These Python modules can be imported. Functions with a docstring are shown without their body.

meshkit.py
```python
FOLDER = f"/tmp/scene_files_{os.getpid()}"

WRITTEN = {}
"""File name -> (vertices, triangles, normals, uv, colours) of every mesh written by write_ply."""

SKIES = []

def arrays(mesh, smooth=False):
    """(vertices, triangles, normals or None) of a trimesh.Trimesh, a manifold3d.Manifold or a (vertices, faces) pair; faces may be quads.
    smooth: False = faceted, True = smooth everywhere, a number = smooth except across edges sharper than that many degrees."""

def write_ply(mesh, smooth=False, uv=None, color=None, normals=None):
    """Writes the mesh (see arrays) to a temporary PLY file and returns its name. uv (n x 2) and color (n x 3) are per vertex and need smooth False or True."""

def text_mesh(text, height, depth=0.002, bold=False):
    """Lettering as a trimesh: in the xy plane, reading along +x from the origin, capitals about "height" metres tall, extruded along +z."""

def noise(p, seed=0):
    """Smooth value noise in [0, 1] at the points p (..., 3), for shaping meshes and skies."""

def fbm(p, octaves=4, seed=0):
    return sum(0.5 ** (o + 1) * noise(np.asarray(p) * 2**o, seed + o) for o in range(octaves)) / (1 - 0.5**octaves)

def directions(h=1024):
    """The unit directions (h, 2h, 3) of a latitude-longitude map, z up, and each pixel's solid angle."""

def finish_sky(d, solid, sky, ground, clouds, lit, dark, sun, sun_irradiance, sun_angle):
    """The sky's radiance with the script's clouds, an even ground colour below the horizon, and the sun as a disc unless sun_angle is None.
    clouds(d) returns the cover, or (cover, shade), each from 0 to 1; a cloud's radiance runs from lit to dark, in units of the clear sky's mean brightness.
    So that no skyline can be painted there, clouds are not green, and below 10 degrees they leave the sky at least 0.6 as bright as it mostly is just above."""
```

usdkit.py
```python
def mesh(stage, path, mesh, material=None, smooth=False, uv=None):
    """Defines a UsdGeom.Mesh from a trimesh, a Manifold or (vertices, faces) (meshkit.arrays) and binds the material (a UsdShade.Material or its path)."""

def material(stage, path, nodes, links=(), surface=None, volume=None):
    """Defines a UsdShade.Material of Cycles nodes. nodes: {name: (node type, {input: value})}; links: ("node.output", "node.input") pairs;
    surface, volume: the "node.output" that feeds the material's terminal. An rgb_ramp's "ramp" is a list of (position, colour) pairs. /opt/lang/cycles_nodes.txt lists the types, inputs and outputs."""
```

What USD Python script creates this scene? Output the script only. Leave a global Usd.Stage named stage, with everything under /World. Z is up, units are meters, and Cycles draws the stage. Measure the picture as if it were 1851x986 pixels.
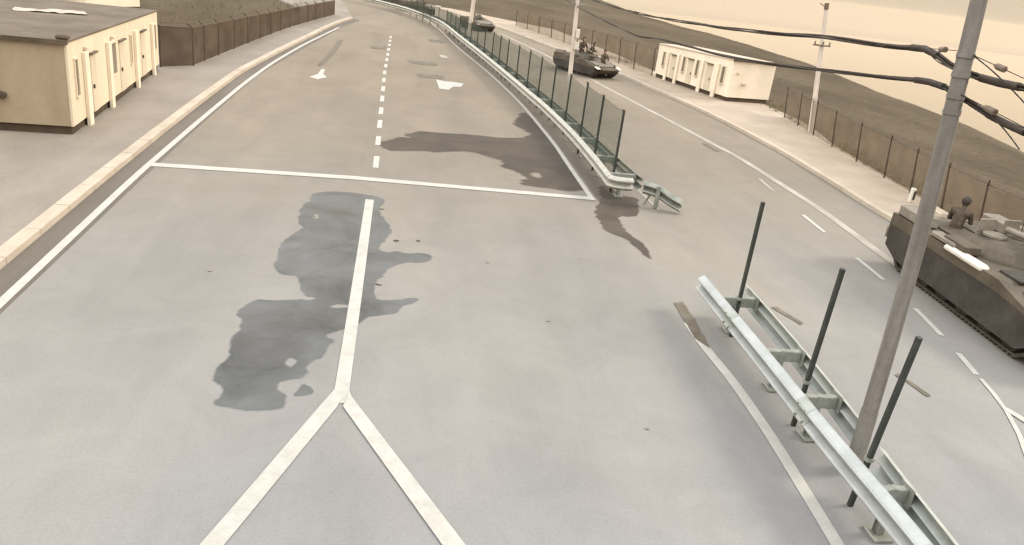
import math, random
import numpy as np
import trimesh
import manifold3d as m3
from manifold3d import Manifold, CrossSection
from pxr import Gf, Sdf, Usd, UsdGeom, UsdLux, UsdShade
import usdkit, meshkit

stage = Usd.Stage.CreateInMemory()
UsdGeom.SetStageUpAxis(stage, 'Z')
UsdGeom.Xform.Define(stage, '/World')
random.seed(7)
RNG = np.random.default_rng(7)

# ------------------------------------------------------------------ camera (a CCTV camera on a mast, 6 m up, a little rolled)
CAM_POS = (0.0, 0.0, 6.0)
R = np.array([0.9846883, -0.1302803, 0.1158272])
U = np.array([-0.0577047, 0.3833796, 0.9217865])
F = np.array([0.1644964, 0.9143561, -0.3699916])
cam = UsdGeom.Camera.Define(stage, '/World/camera')
cam.CreateHorizontalApertureAttr(36.0)
cam.CreateFocalLengthAttr(27.16)
cam.CreateClippingRangeAttr(Gf.Vec2f(0.05, 20000))
cam.CreateExposureAttr(1.0)
cam.CreateFStopAttr(17.0); cam.CreateFocusDistanceAttr(1.2)      # the soft focus of a cheap fixed lens
M = np.eye(4); M[0, :3], M[1, :3], M[2, :3], M[3, :3] = R, U, -F, CAM_POS
cam.AddTransformOp().Set(Gf.Matrix4d(*M.ravel().tolist()))

# ------------------------------------------------------------------ sky and sun (milky morning overcast)
SUN_AZ, SUN_EL = math.radians(84), math.radians(32)       # azimuth from +y towards +x
sun_dir = np.array([math.sin(SUN_AZ) * math.cos(SUN_EL), math.cos(SUN_AZ) * math.cos(SUN_EL), math.sin(SUN_EL)])
usdkit.material(stage, '/World/Looks/sky', {
    'tc': ('geometry', {}),
    'sep': ('separate_xyz', {}),
    'inv': ('math', {'math_type': 'multiply', 'value2': 1.0}),
    'up': ('math', {'math_type': 'maximum', 'value2': 0.03}),
    'dir': ('combine_xyz', {}),
    'sky': ('sky_texture', {'sky_type': 'single_scattering', 'sun_disc': False, 'sun_elevation': SUN_EL, 'sun_rotation': SUN_AZ, 'air_density': 1.0, 'aerosol_density': 3.0, 'ozone_density': 1.0}),
    'map': ('mapping', {'scale': (1.0, 1.0, 3.0)}),
    'n': ('noise_texture', {'scale': 1.6, 'detail': 5, 'roughness': 0.55}),
    'cloud': ('rgb_ramp', {'ramp': [(0.3, (0.93, 0.925, 0.92)), (0.7, (1.04, 1.03, 1.02))]}),
    'haze': ('rgb_ramp', {'ramp': [(0.0, (5.35, 4.4, 3.25)), (0.17, (5.5, 4.5, 3.35)), (0.35, (9.2, 8.2, 6.9)), (0.6, (14.6, 14.6, 14.4)), (1.0, (18.0, 18.6, 19.4))]}),
    'cl': ('mix', {'mix_type': 'multiply', 'fac': 1.0}),
    'mixs': ('mix', {'mix_type': 'mix', 'fac': 0.985}),
    'bg': ('background_shader', {'strength': 0.07}),
}, [('tc.position', 'sep.vector'), ('sep.z', 'inv.value1'), ('inv.value', 'up.value1'), ('sep.x', 'dir.x'), ('sep.y', 'dir.y'), ('up.value', 'dir.z'),
    ('dir.vector', 'sky.vector'), ('dir.vector', 'map.vector'), ('map.vector', 'n.vector'), ('n.fac', 'cloud.fac'), ('up.value', 'haze.fac'),
    ('haze.color', 'cl.color1'), ('cloud.color', 'cl.color2'), ('sky.color', 'mixs.color1'), ('cl.color', 'mixs.color2'), ('mixs.color', 'bg.color')],
    surface='bg.background')
dome = UsdLux.DomeLight.Define(stage, '/World/sky')
UsdShade.MaterialBindingAPI.Apply(dome.GetPrim()).Bind(UsdShade.Material.Get(stage, '/World/Looks/sky'))
dome.GetPrim().SetCustomDataByKey('kind', 'structure')
sun = UsdLux.DistantLight.Define(stage, '/World/sun')
sun.CreateNormalizeAttr(True); sun.CreateIntensityAttr(0.4); sun.CreateAngleAttr(14.0); sun.CreateColorAttr(Gf.Vec3f(1.0, 0.9, 0.76))
zax = Gf.Vec3d(*sun_dir)
sun.AddTransformOp().Set(Gf.Matrix4d().SetRotate(Gf.Rotation(Gf.Vec3d(0, 0, 1), zax)))

# ------------------------------------------------------------------ materials
def mat_noise(name, c1, c2, scale=3.0, rough=0.7, stretch=(1, 1, 1), fine=None, bump=0.0, spec=0.3, metallic=0.0, detail=4, island=0.0, lo=0.35, hi=0.65):
    nodes = {'g': ('geometry', {}), 'm': ('mapping', {'scale': stretch}), 'n': ('noise_texture', {'scale': scale, 'detail': detail, 'roughness': 0.6}),
             'r': ('rgb_ramp', {'ramp': [(lo, c1), (hi, c2)]}),
             'p': ('principled_bsdf', {'roughness': rough, 'specular_ior_level': spec, 'metallic': metallic})}
    links = [('g.position', 'm.vector'), ('m.vector', 'n.vector'), ('n.fac', 'r.fac')]
    out = 'r.color'
    if fine:
        fs, fa = fine
        nodes['n2'] = ('noise_texture', {'scale': fs, 'detail': 3, 'roughness': 0.7})
        nodes['r2'] = ('rgb_ramp', {'ramp': [(0.3, (1 - fa,) * 3), (0.7, (1 + fa,) * 3)]})
        nodes['x'] = ('mix', {'mix_type': 'multiply', 'fac': 1.0})
        links += [('g.position', 'n2.vector'), ('n2.fac', 'r2.fac'), (out, 'x.color1'), ('r2.color', 'x.color2')]
        out = 'x.color'
        if bump:
            nodes['b'] = ('bump', {'strength': bump, 'distance': 0.02})
            links += [('n2.fac', 'b.height'), ('b.normal', 'p.normal')]
    links.append((out, 'p.base_color'))
    return usdkit.material(stage, '/World/Looks/' + name, nodes, links, surface='p.BSDF')

MT = {}
# asphalt: large tonal patches, streaks along the traffic, fine grain
MT['asphalt'] = usdkit.material(stage, '/World/Looks/asphalt', {
    'g': ('geometry', {}),
    'm1': ('mapping', {'scale': (1.0, 0.35, 1.0)}), 'n1': ('noise_texture', {'scale': 0.28, 'detail': 4, 'roughness': 0.55}),
    'r1': ('rgb_ramp', {'ramp': [(0.3, (0.205, 0.196, 0.184)), (0.55, (0.245, 0.236, 0.222)), (0.75, (0.275, 0.264, 0.245))]}),
    'm2': ('mapping', {'scale': (0.9, 0.07, 1.0), 'rotation': (0.0, 0.0, 0.035)}), 'n2': ('noise_texture', {'scale': 1.0, 'detail': 5, 'roughness': 0.65, 'distortion': 0.6}),
    'r2': ('rgb_ramp', {'ramp': [(0.25, (0.93, 0.925, 0.92)), (0.65, (1.02, 1.02, 1.02))]}),
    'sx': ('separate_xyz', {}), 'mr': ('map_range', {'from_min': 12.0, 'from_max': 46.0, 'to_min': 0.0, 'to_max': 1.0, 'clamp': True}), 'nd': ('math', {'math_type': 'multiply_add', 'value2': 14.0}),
    'rt': ('rgb_ramp', {'ramp': [(0.0, (0.995, 1.03, 1.085)), (0.3, (0.96, 0.94, 0.9)), (0.6, (0.84, 0.76, 0.65)), (1.0, (0.86, 0.75, 0.61))]}), 'x4': ('mix', {'mix_type': 'multiply', 'fac': 1.0}),  # bluish near, tan far: sky reflection and warm haze painted into the colour
    'n3': ('noise_texture', {'scale': 26.0, 'detail': 6, 'roughness': 0.85}),
    'r3': ('rgb_ramp', {'ramp': [(0.3, (0.86, 0.86, 0.86)), (0.7, (1.12, 1.12, 1.12))]}),
    'n4': ('noise_texture', {'scale': 0.75, 'detail': 7, 'roughness': 0.72, 'distortion': 0.8}),
    'r4': ('rgb_ramp', {'ramp': [(0.35, (0.93, 0.93, 0.93)), (0.65, (1.04, 1.04, 1.04))]}),
    'x1': ('mix', {'mix_type': 'multiply', 'fac': 1.0}), 'x2': ('mix', {'mix_type': 'multiply', 'fac': 1.0}), 'x3': ('mix', {'mix_type': 'multiply', 'fac': 1.0}),
    'b': ('bump', {'strength': 0.25, 'distance': 0.01}),
    'p': ('principled_bsdf', {'roughness': 0.78, 'specular_ior_level': 0.2}),
}, [('g.position', 'm1.vector'), ('m1.vector', 'n1.vector'), ('n1.fac', 'r1.fac'), ('g.position', 'm2.vector'), ('m2.vector', 'n2.vector'), ('n2.fac', 'r2.fac'),
    ('g.position', 'n3.vector'), ('n3.fac', 'r3.fac'), ('g.position', 'n4.vector'), ('n4.fac', 'r4.fac'), ('r1.color', 'x1.color1'), ('r2.color', 'x1.color2'), ('x1.color', 'x2.color1'), ('r3.color', 'x2.color2'),
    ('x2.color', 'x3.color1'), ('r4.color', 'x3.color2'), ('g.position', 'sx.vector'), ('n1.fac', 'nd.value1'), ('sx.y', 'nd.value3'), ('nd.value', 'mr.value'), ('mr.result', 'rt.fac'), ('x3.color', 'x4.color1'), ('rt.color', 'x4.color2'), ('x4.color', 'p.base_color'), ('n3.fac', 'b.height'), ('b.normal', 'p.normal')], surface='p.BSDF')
MT['gutter'] = mat_noise('gutter_asphalt', (0.1, 0.086, 0.07), (0.14, 0.122, 0.1), 0.9, 0.75, (1, .2, 1), (30, .12), .2)
MT['paint'] = mat_noise('road_paint', (0.36, 0.347, 0.316), (0.425, 0.412, 0.378), 3.5, 0.6, (1, 1, 1), (30, .08), .15, lo=.3, hi=.6)
MT['faded_paint'] = mat_noise('faded_road_paint', (0.25, 0.23, 0.2), (0.36, 0.33, 0.285), 1.3, 0.65, (1, .6, 1), (25, .1), .15)
MT['wet'] = mat_noise('wet_asphalt', (0.042, 0.044, 0.043), (0.098, 0.1, 0.098), 1.3, 0.36, (1, 1, 1), (40, .15), .1, spec=0.5, lo=.3, hi=.7)
MT['damp'] = mat_noise('damp_asphalt', (0.052, 0.041, 0.032), (0.088, 0.072, 0.057), 1.0, 0.7, (1, 1, 1), (40, .12), .1, spec=.15)
MT['rim'] = mat_noise('drying_asphalt', (0.125, 0.113, 0.098), (0.165, 0.15, 0.131), 2.2, 0.8, (1, 1, 1), (40, .1), .1, spec=.2)
MT['concrete'] = mat_noise('pavement_concrete', (0.31, 0.252, 0.193), (0.385, 0.315, 0.248), 0.5, 0.8, (1, 1, 1), (9, .07), .15)
MT['concrete_left'] = mat_noise('grey_pavement', (0.195, 0.168, 0.14), (0.255, 0.222, 0.188), 0.4, 0.8, (1, .5, 1), (9, .07), .15)
MT['kerb'] = mat_noise('kerb_concrete', (0.37, 0.312, 0.247), (0.45, 0.385, 0.31), 1.5, 0.7, (1, .5, 1), (20, .08), .1)
MT['joint'] = mat_noise('joint_dark', (0.2, 0.18, 0.16), (0.26, 0.235, 0.21), 4, .85)
MT['field'] = mat_noise('dry_field', (0.062, 0.047, 0.029), (0.1, 0.079, 0.052), 0.13, 0.95, (1.2, .35, 1), (2.5, .22), .3, spec=.1, detail=8)
MT['grass'] = mat_noise('dry_grass', (0.1, 0.085, 0.045), (0.19, 0.16, 0.09), 3, 0.9, spec=.1)
MT['water'] = usdkit.material(stage, '/World/Looks/sky_toned_water', {'g': ('geometry', {}), 'n': ('noise_texture', {'scale': .02, 'detail': 4}), 'b': ('bump', {'strength': .1, 'distance': 1.0}),
    'p': ('principled_bsdf', {'base_color': (0.16, 0.125, 0.08), 'roughness': .08, 'ior': 1.33})}, [], surface='p.BSDF')
MT['wall_shaded'] = mat_noise('shaded_cream_wall', (0.265, 0.208, 0.14), (0.325, 0.258, 0.175), 0.9, 0.6, (1, 1, .16), (6, .06))  # end walls of the cream cabin: their shade is painted into the tone
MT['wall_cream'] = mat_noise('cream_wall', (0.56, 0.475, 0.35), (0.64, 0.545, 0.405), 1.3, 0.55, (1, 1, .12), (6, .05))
MT['wall_white'] = mat_noise('white_wall', (0.68, 0.59, 0.465), (0.76, 0.665, 0.53), 1.1, 0.5, (1, 1, .12), (6, .05))
MT['pillar'] = mat_noise('pillar_paint', (0.66, 0.575, 0.44), (0.73, 0.64, 0.5), 1.0, 0.5)
MT['dark_base'] = mat_noise('dark_plinth', (0.05, 0.034, 0.022), (0.085, 0.06, 0.04), 2, 0.85)
MT['roof'] = mat_noise('brown_roof', (0.1, 0.078, 0.058), (0.15, 0.12, 0.09), 0.7, 0.8, (1, 1, 1), (5, .08))
MT['pale_roof'] = mat_noise('pale_roof_sheet', (0.4, 0.34, 0.26), (0.5, 0.43, 0.34), 0.7, 0.7, (1, 1, 1), (5, .08))
MT['edge'] = mat_noise('roof_edge', (0.06, 0.042, 0.026), (0.11, 0.08, 0.052), 2, 0.7)
MT['glass'] = mat_noise('window_glass', (0.1, 0.085, 0.06), (0.16, 0.135, 0.095), 0.8, 0.15, spec=.6)
MT['door'] = mat_noise('door_paint', (0.5, 0.43, 0.32), (0.56, 0.48, 0.36), 2, 0.5)
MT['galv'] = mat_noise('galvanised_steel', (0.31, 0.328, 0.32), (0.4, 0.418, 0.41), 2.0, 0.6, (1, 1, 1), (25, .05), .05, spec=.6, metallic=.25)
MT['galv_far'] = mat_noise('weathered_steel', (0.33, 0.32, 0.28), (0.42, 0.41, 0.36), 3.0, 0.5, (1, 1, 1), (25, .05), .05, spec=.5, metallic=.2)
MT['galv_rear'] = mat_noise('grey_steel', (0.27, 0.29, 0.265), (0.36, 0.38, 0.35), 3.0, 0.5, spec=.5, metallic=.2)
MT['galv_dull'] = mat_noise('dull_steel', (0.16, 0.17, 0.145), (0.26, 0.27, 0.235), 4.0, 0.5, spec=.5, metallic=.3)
MT['post'] = mat_noise('dark_green_paint', (0.01, 0.013, 0.01), (0.022, 0.026, 0.021), 5, 0.45, spec=.5)
MT['wire_green'] = mat_noise('green_wire', (0.03, 0.045, 0.032), (0.05, 0.065, 0.048), 5, 0.5)
MT['fence_brown'] = mat_noise('brown_fence_post', (0.045, 0.03, 0.02), (0.075, 0.052, 0.035), 5, 0.7)
MT['wire_brown'] = mat_noise('brown_wire', (0.08, 0.056, 0.038), (0.11, 0.08, 0.057), 5, 0.7)
def net(name, c1, c2, opacity):
    return usdkit.material(stage, '/World/Looks/' + name, {'g': ('geometry', {}), 'n': ('noise_texture', {'scale': 1.1, 'detail': 4}), 'r': ('rgb_ramp', {'ramp': [(.35, c1), (.65, c2)]}),
        'd': ('diffuse_bsdf', {}), 't': ('transparent_bsdf', {'color': (1, 1, 1)}), 'x': ('mix_closure', {'fac': opacity})},
        [('g.position', 'n.vector'), ('n.fac', 'r.fac'), ('r.color', 'd.color'), ('t.BSDF', 'x.closure1'), ('d.BSDF', 'x.closure2')], surface='x.closure')
MT['net_left'] = net('brown_netting', (0.066, 0.048, 0.034), (0.1, 0.074, 0.053), 0.8)
MT['net_right'] = net('thin_brown_netting', (0.11, 0.083, 0.06), (0.155, 0.12, 0.088), 0.33)
MT['pole'] = mat_noise('concrete_pole', (0.22, 0.215, 0.2), (0.31, 0.3, 0.28), 2.2, 0.7, (1, 1, .4), (18, .08), .1)
MT['pole_wood'] = mat_noise('grey_brown_pole', (0.125, 0.114, 0.1), (0.19, 0.175, 0.156), 2.0, 0.75, (3, 3, .35), (14, .1), .2)
MT['pole_pale'] = mat_noise('pale_pole', (0.46, 0.4, 0.34), (0.56, 0.49, 0.42), 2.0, 0.7, (1, 1, .5))
MT['cable'] = mat_noise('black_cable', (0.022, 0.016, 0.012), (0.04, 0.03, 0.022), 8, 0.6)
MT['insulator'] = mat_noise('insulator', (0.1, 0.075, 0.055), (0.16, 0.12, 0.09), 8, 0.3)
MT['armour'] = mat_noise('olive_armour', (0.055, 0.044, 0.03), (0.09, 0.073, 0.052), 1.5, 0.65, (1, 1, 1), (8, .15), .1)
MT['armour_grey'] = mat_noise('grey_armour', (0.14, 0.122, 0.097), (0.2, 0.177, 0.143), 1.5, 0.65, (1, 1, 1), (8, .12), .1)
MT['skirt'] = mat_noise('dusty_rubber', (0.024, 0.02, 0.016), (0.05, 0.043, 0.036), 1.2, 0.8, (1, 1, 1), (9, .15))
MT['track'] = mat_noise('track_steel', (0.03, 0.024, 0.018), (0.06, 0.048, 0.036), 6, 0.7)
MT['pale_white'] = mat_noise('pale_panel', (0.5, 0.46, 0.4), (0.6, 0.56, 0.49), 2, 0.6)
MT['dark_cloth'] = mat_noise('dark_cloth', (0.04, 0.03, 0.02), (0.075, 0.055, 0.038), 10, 0.9)
MT['skin'] = mat_noise('skin', (0.36, 0.22, 0.15), (0.4, 0.25, 0.18), 10, 0.6)
MT['helmet'] = mat_noise('helmet_cloth', (0.03, 0.022, 0.016), (0.05, 0.038, 0.028), 10, 0.8)
MT['lamp'] = mat_noise('headlight_lens', (0.5, 0.48, 0.42), (0.6, 0.58, 0.5), 10, 0.15)
MT['far_brown'] = mat_noise('far_brown_wall', (0.13, 0.085, 0.06), (0.17, 0.115, 0.085), 1, 0.8)
MT['far_grey'] = mat_noise('far_grey_wall', (0.24, 0.21, 0.18), (0.3, 0.265, 0.23), 1, 0.7)
MT['foliage'] = mat_noise('olive_foliage', (0.04, 0.04, 0.02), (0.095, 0.085, 0.045), 4, 0.8, spec=.1)
MT['tarp'] = mat_noise('pale_tarp', (0.34, 0.3, 0.25), (0.5, 0.45, 0.38), 3, 0.8)
MT['smudge'] = mat_noise('tyre_smudge', (0.085, 0.07, 0.05), (0.15, 0.13, 0.1), 2.5, 0.6)

def soak_mat(name, c1, c2, scale, rough, spec):
    return usdkit.material(stage, '/World/Looks/' + name, {'g': ('geometry', {}), 'n': ('noise_texture', {'scale': scale, 'detail': 5, 'roughness': .6, 'distortion': .5}), 'r': ('rgb_ramp', {'ramp': [(.3, c1), (.7, c2)]}),
        'n2': ('noise_texture', {'scale': 7.0, 'detail': 4}), 'a': ('attribute', {'attribute': 'soak'}), 'm': ('math', {'math_type': 'multiply_add', 'value2': .5, 'value3': -.25}), 'ad': ('math', {'math_type': 'add'}), 'mr': ('map_range', {'from_min': .05, 'from_max': .95, 'to_min': 0.0, 'to_max': 1.0, 'clamp': True}),
        'rr': ('map_range', {'from_min': .3, 'from_max': .7, 'to_min': rough - .08, 'to_max': rough + .12}),
        'p': ('principled_bsdf', {'specular_ior_level': spec}), 't': ('transparent_bsdf', {'color': (1, 1, 1)}), 'x': ('mix_closure', {})},
        [('g.position', 'n.vector'), ('n.fac', 'r.fac'), ('r.color', 'p.base_color'), ('n.fac', 'rr.value'), ('rr.result', 'p.roughness'), ('g.position', 'n2.vector'), ('n2.fac', 'm.value1'), ('m.value', 'ad.value1'), ('a.fac', 'ad.value2'), ('ad.value', 'mr.value'), ('mr.result', 'x.fac'), ('t.BSDF', 'x.closure1'), ('p.BSDF', 'x.closure2')], surface='x.closure')
MT['wet_soak'] = soak_mat('soaked_asphalt', (0.022, 0.024, 0.023), (0.115, 0.12, 0.12), 0.65, 0.36, .42)  # paler mottles stand for sky sheen, painted into the wet colour
MT['damp_soak'] = soak_mat('damp_soaked_asphalt', (0.048, 0.039, 0.031), (0.09, 0.075, 0.06), 0.8, .65, .15)
# ------------------------------------------------------------------ helpers
used = {}
def numbered(parent, name):
    k = (str(parent), name); n = used.get(k, 0); used[k] = n + 1
    return name if n == 0 else f'{name}_{n:03d}'
def say(prim, label=None, category=None, group=None, kind=None):
    for k, v in (('label', label), ('category', category), ('group', group), ('kind', kind)):
        if v: prim.SetCustomDataByKey(k, v)
    return prim
def obj(name, mesh, material, parent='/World', smooth=False, **kw):
    parent = parent if isinstance(parent, str) else str(parent.GetPath())
    p = usdkit.mesh(stage, parent + '/' + numbered(parent, name), mesh, MT[material] if isinstance(material, str) else material, smooth=smooth).GetPrim()
    return say(p, **kw)
def thing(name, label, category, loc=(0, 0, 0), rotz=0.0, group=None, scale=None, kind=None):
    x = UsdGeom.Xform.Define(stage, '/World/' + numbered('/World', name))
    x.AddTranslateOp().Set(Gf.Vec3d(*map(float, loc)))
    if rotz: x.AddRotateZOp().Set(math.degrees(rotz))
    if scale is not None: x.AddScaleOp().Set(Gf.Vec3f(*map(float, np.broadcast_to(scale, 3))))
    return say(x.GetPrim(), label, category, group, kind)

class MB:
    """collects simple solids into one mesh"""
    def __init__(self): self.v, self.f, self.n = [], [], 0
    def add(self, v, f):
        v = np.asarray(v, float); self.v.append(v); self.f.append(np.asarray(f, int) + self.n); self.n += len(v); return self
    def box(self, c, s, rot=None):
        b = trimesh.creation.box(s); v = np.array(b.vertices)
        if rot is not None: v = v @ np.asarray(rot).T
        return self.add(v + np.asarray(c, float), b.faces)
    def rbox(self, c, s, r=0.02, rot=None):
        s = np.asarray(s, float); r = min(r, s.min() * .45); h = s / 2 - r
        pts = [np.array([a, b, d]) * h for a in (-1, 1) for b in (-1, 1) for d in (-1, 1)]
        off = [np.array(o) * r for o in ((1, 0, 0), (-1, 0, 0), (0, 1, 0), (0, -1, 0), (0, 0, 1), (0, 0, -1))]
        m = Manifold.hull_points(np.array([p + o for p in pts for o in off]))
        return self.man(m, c, rot)
    def man(self, m, c=(0, 0, 0), rot=None):
        g = m.to_mesh(); v = np.array(g.vert_properties)[:, :3]
        if rot is not None: v = v @ np.asarray(rot).T
        return self.add(v + np.asarray(c, float), np.array(g.tri_verts))
    def tube(self, pts, r, sides=8, cap=True):
        p = np.asarray(pts, float); r = np.broadcast_to(r, (len(p),))
        t = np.gradient(p, axis=0); t /= np.linalg.norm(t, axis=1, keepdims=True) + 1e-12
        ref = np.where(np.abs(t[:, 2:]) < .9, [0, 0, 1.], [1., 0, 0])
        a = np.cross(t, ref); a /= np.linalg.norm(a, axis=1, keepdims=True); b = np.cross(t, a)
        an = np.arange(sides) * 2 * np.pi / sides
        v = p[:, None] + r[:, None, None] * (np.cos(an)[None, :, None] * a[:, None] + np.sin(an)[None, :, None] * b[:, None])
        i, j = np.meshgrid(np.arange(len(p) - 1), np.arange(sides), indexing='ij')
        q = np.stack([i * sides + j, i * sides + (j + 1) % sides, (i + 1) * sides + (j + 1) % sides, (i + 1) * sides + j], -1).reshape(-1, 4)
        f = np.vstack([q[:, [0, 2, 1]], q[:, [0, 3, 2]]]); v = v.reshape(-1, 3)
        if cap:
            n = len(v); v = np.vstack([v, p[:1], p[-1:]]); e = (len(p) - 1) * sides
            c0 = [(n, k, (k + 1) % sides) for k in range(sides)]; c1 = [(n + 1, e + (k + 1) % sides, e + k) for k in range(sides)]
            f = np.vstack([f, c0, c1])
        return self.add(v, f)
    def cyl(self, a, b, r, sides=16, r2=None): return self.tube([a, b], [r, r if r2 is None else r2], sides)
    def mesh(self): return np.vstack(self.v), np.vstack(self.f)

def rotz(a): return np.array([[math.cos(a), -math.sin(a), 0], [math.sin(a), math.cos(a), 0], [0, 0, 1]])
def rotx(a): return np.array([[1, 0, 0], [0, math.cos(a), -math.sin(a)], [0, math.sin(a), math.cos(a)]])
def roty(a): return np.array([[math.cos(a), 0, math.sin(a)], [0, 1, 0], [-math.sin(a), 0, math.cos(a)]])
def spline(pts, n=60, key=1):
    """smooth curve through plan points"""
    from scipy.interpolate import PchipInterpolator
    p = np.asarray(pts, float); d = np.r_[0, np.cumsum(np.linalg.norm(np.diff(p, axis=0), axis=1))]
    s = np.linspace(0, d[-1], n); return np.stack([PchipInterpolator(d, p[:, k])(s) for k in range(p.shape[1])], 1)
def normals2(p):
    t = np.gradient(p[:, :2], axis=0); t /= np.linalg.norm(t, axis=1, keepdims=True) + 1e-12
    return np.stack([t[:, 1], -t[:, 0]], 1)            # to the right of travel
def offset(p, d): return p[:, :2] + normals2(p) * d
def sheet_band(p, w0, w1, z):
    """flat ribbon between offsets w0 and w1 of the plan curve p"""
    a, b = offset(p, w0), offset(p, w1); n = len(p)
    v = np.vstack([np.c_[a, np.full(n, z)], np.c_[b, np.full(n, z)]])
    f = [(i, i + n, i + n + 1) for i in range(n - 1)] + [(i, i + n + 1, i + 1) for i in range(n - 1)]
    f = np.array(f); c = np.cross(v[f[:, 1]] - v[f[:, 0]], v[f[:, 2]] - v[f[:, 0]])[:, 2]
    f[c < 0] = f[c < 0][:, ::-1]
    return v, f
def poly_prism(pts, z0, z1):
    cs = CrossSection([np.asarray(pts, float)[:, :2]], m3.FillRule.NonZero)
    g = cs.extrude(z1 - z0).to_mesh(); v = np.array(g.vert_properties)[:, :3]; v[:, 2] += z0
    return v, np.array(g.tri_verts)
def poly_sheet(pts, z, holes=()):
    cs = CrossSection([np.asarray(pts, float)[:, :2]], m3.FillRule.NonZero)
    for h in holes: cs = cs - CrossSection([np.asarray(h, float)[:, :2]], m3.FillRule.NonZero)
    g = cs.extrude(1.0).to_mesh(); v = np.array(g.vert_properties)[:, :3]; f = np.array(g.tri_verts)
    top = (v[f][:, :, 2] > .5).all(1); f = f[top]; u, inv = np.unique(f, return_inverse=True)
    v = v[u]; v[:, 2] = z; return v, inv.reshape(-1, 3)
def ragged(pts, amp=0.05, step=0.12, seed=1):
    """an organic outline: the outline resampled and pushed about by noise"""
    p = np.asarray(pts, float); p = np.vstack([p, p[:1]]); out = []
    for a, b in zip(p[:-1], p[1:]):
        n = max(1, int(np.linalg.norm(b - a) / step)); out += [a + (b - a) * k / n for k in range(n)]
    o = np.array(out); q = np.c_[o[:, 0] * 2.0, o[:, 1] * 5.5, np.full(len(o), seed * 3.7)]
    dx = meshkit.fbm(q) if hasattr(meshkit, 'fbm') else RNG.normal(size=len(o)); dy = meshkit.fbm(q + 31.4)
    return o + amp * np.c_[2.4 * np.asarray(dx).ravel(), np.asarray(dy).ravel()]
def soaked(pts, z, w, amp, seed, hs=()):
    """a stain: full in the middle, drying out over the last w metres (primvar soak)"""
    p = np.asarray(pts, float)
    for _ in range(1):
        q = np.roll(p, -1, 0); p = np.stack([.75 * p + .25 * q, .25 * p + .75 * q], 1).reshape(-1, 2)
    out = CrossSection([ragged(p, amp, .08, seed)], m3.FillRule.NonZero)
    for h in hs: out = out - CrossSection([np.asarray(h, float)], m3.FillRule.NonZero)
    inn = out.offset(-w, m3.JoinType.Round, 2.0, 10)
    def flat(cs):
        g = cs.extrude(1.0).to_mesh(); v = np.array(g.vert_properties)[:, :3]; f = np.array(g.tri_verts); f = f[(v[f][:, :, 2] > .5).all(1)]
        u, inv = np.unique(f, return_inverse=True); return v[u][:, :2], inv.reshape(-1, 3)
    v0, f0 = flat(inn); v1, f1 = flat(out - inn)
    ip = np.vstack(inn.to_polygons())
    from scipy.spatial import cKDTree
    a1 = (cKDTree(ip).query(v1)[0] < 1e-4).astype(float)
    v = np.vstack([v0, v1]); return (np.c_[v, np.full(len(v), z)], np.vstack([f0, f1 + len(v0)])), np.r_[np.ones(len(v0)), a1]
def stain(pts, z, w, amp, seed, mat, hs=(), **kw):
    m, a = soaked(pts, z, w, amp, seed, hs)
    p = obj('wet_patch', m, mat, road, **kw)
    UsdGeom.PrimvarsAPI(p).CreatePrimvar('soak', Sdf.ValueTypeNames.FloatArray, 'vertex').Set([float(x) for x in a])
    return p
def blob(cx, cy, rx, ry, n=14, seed=0):
    r = np.random.default_rng(seed); a = np.arange(n) * 2 * np.pi / n; k = 1 + .22 * r.normal(size=n)
    return np.c_[cx + rx * k * np.cos(a), cy + ry * k * np.sin(a)]
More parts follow.
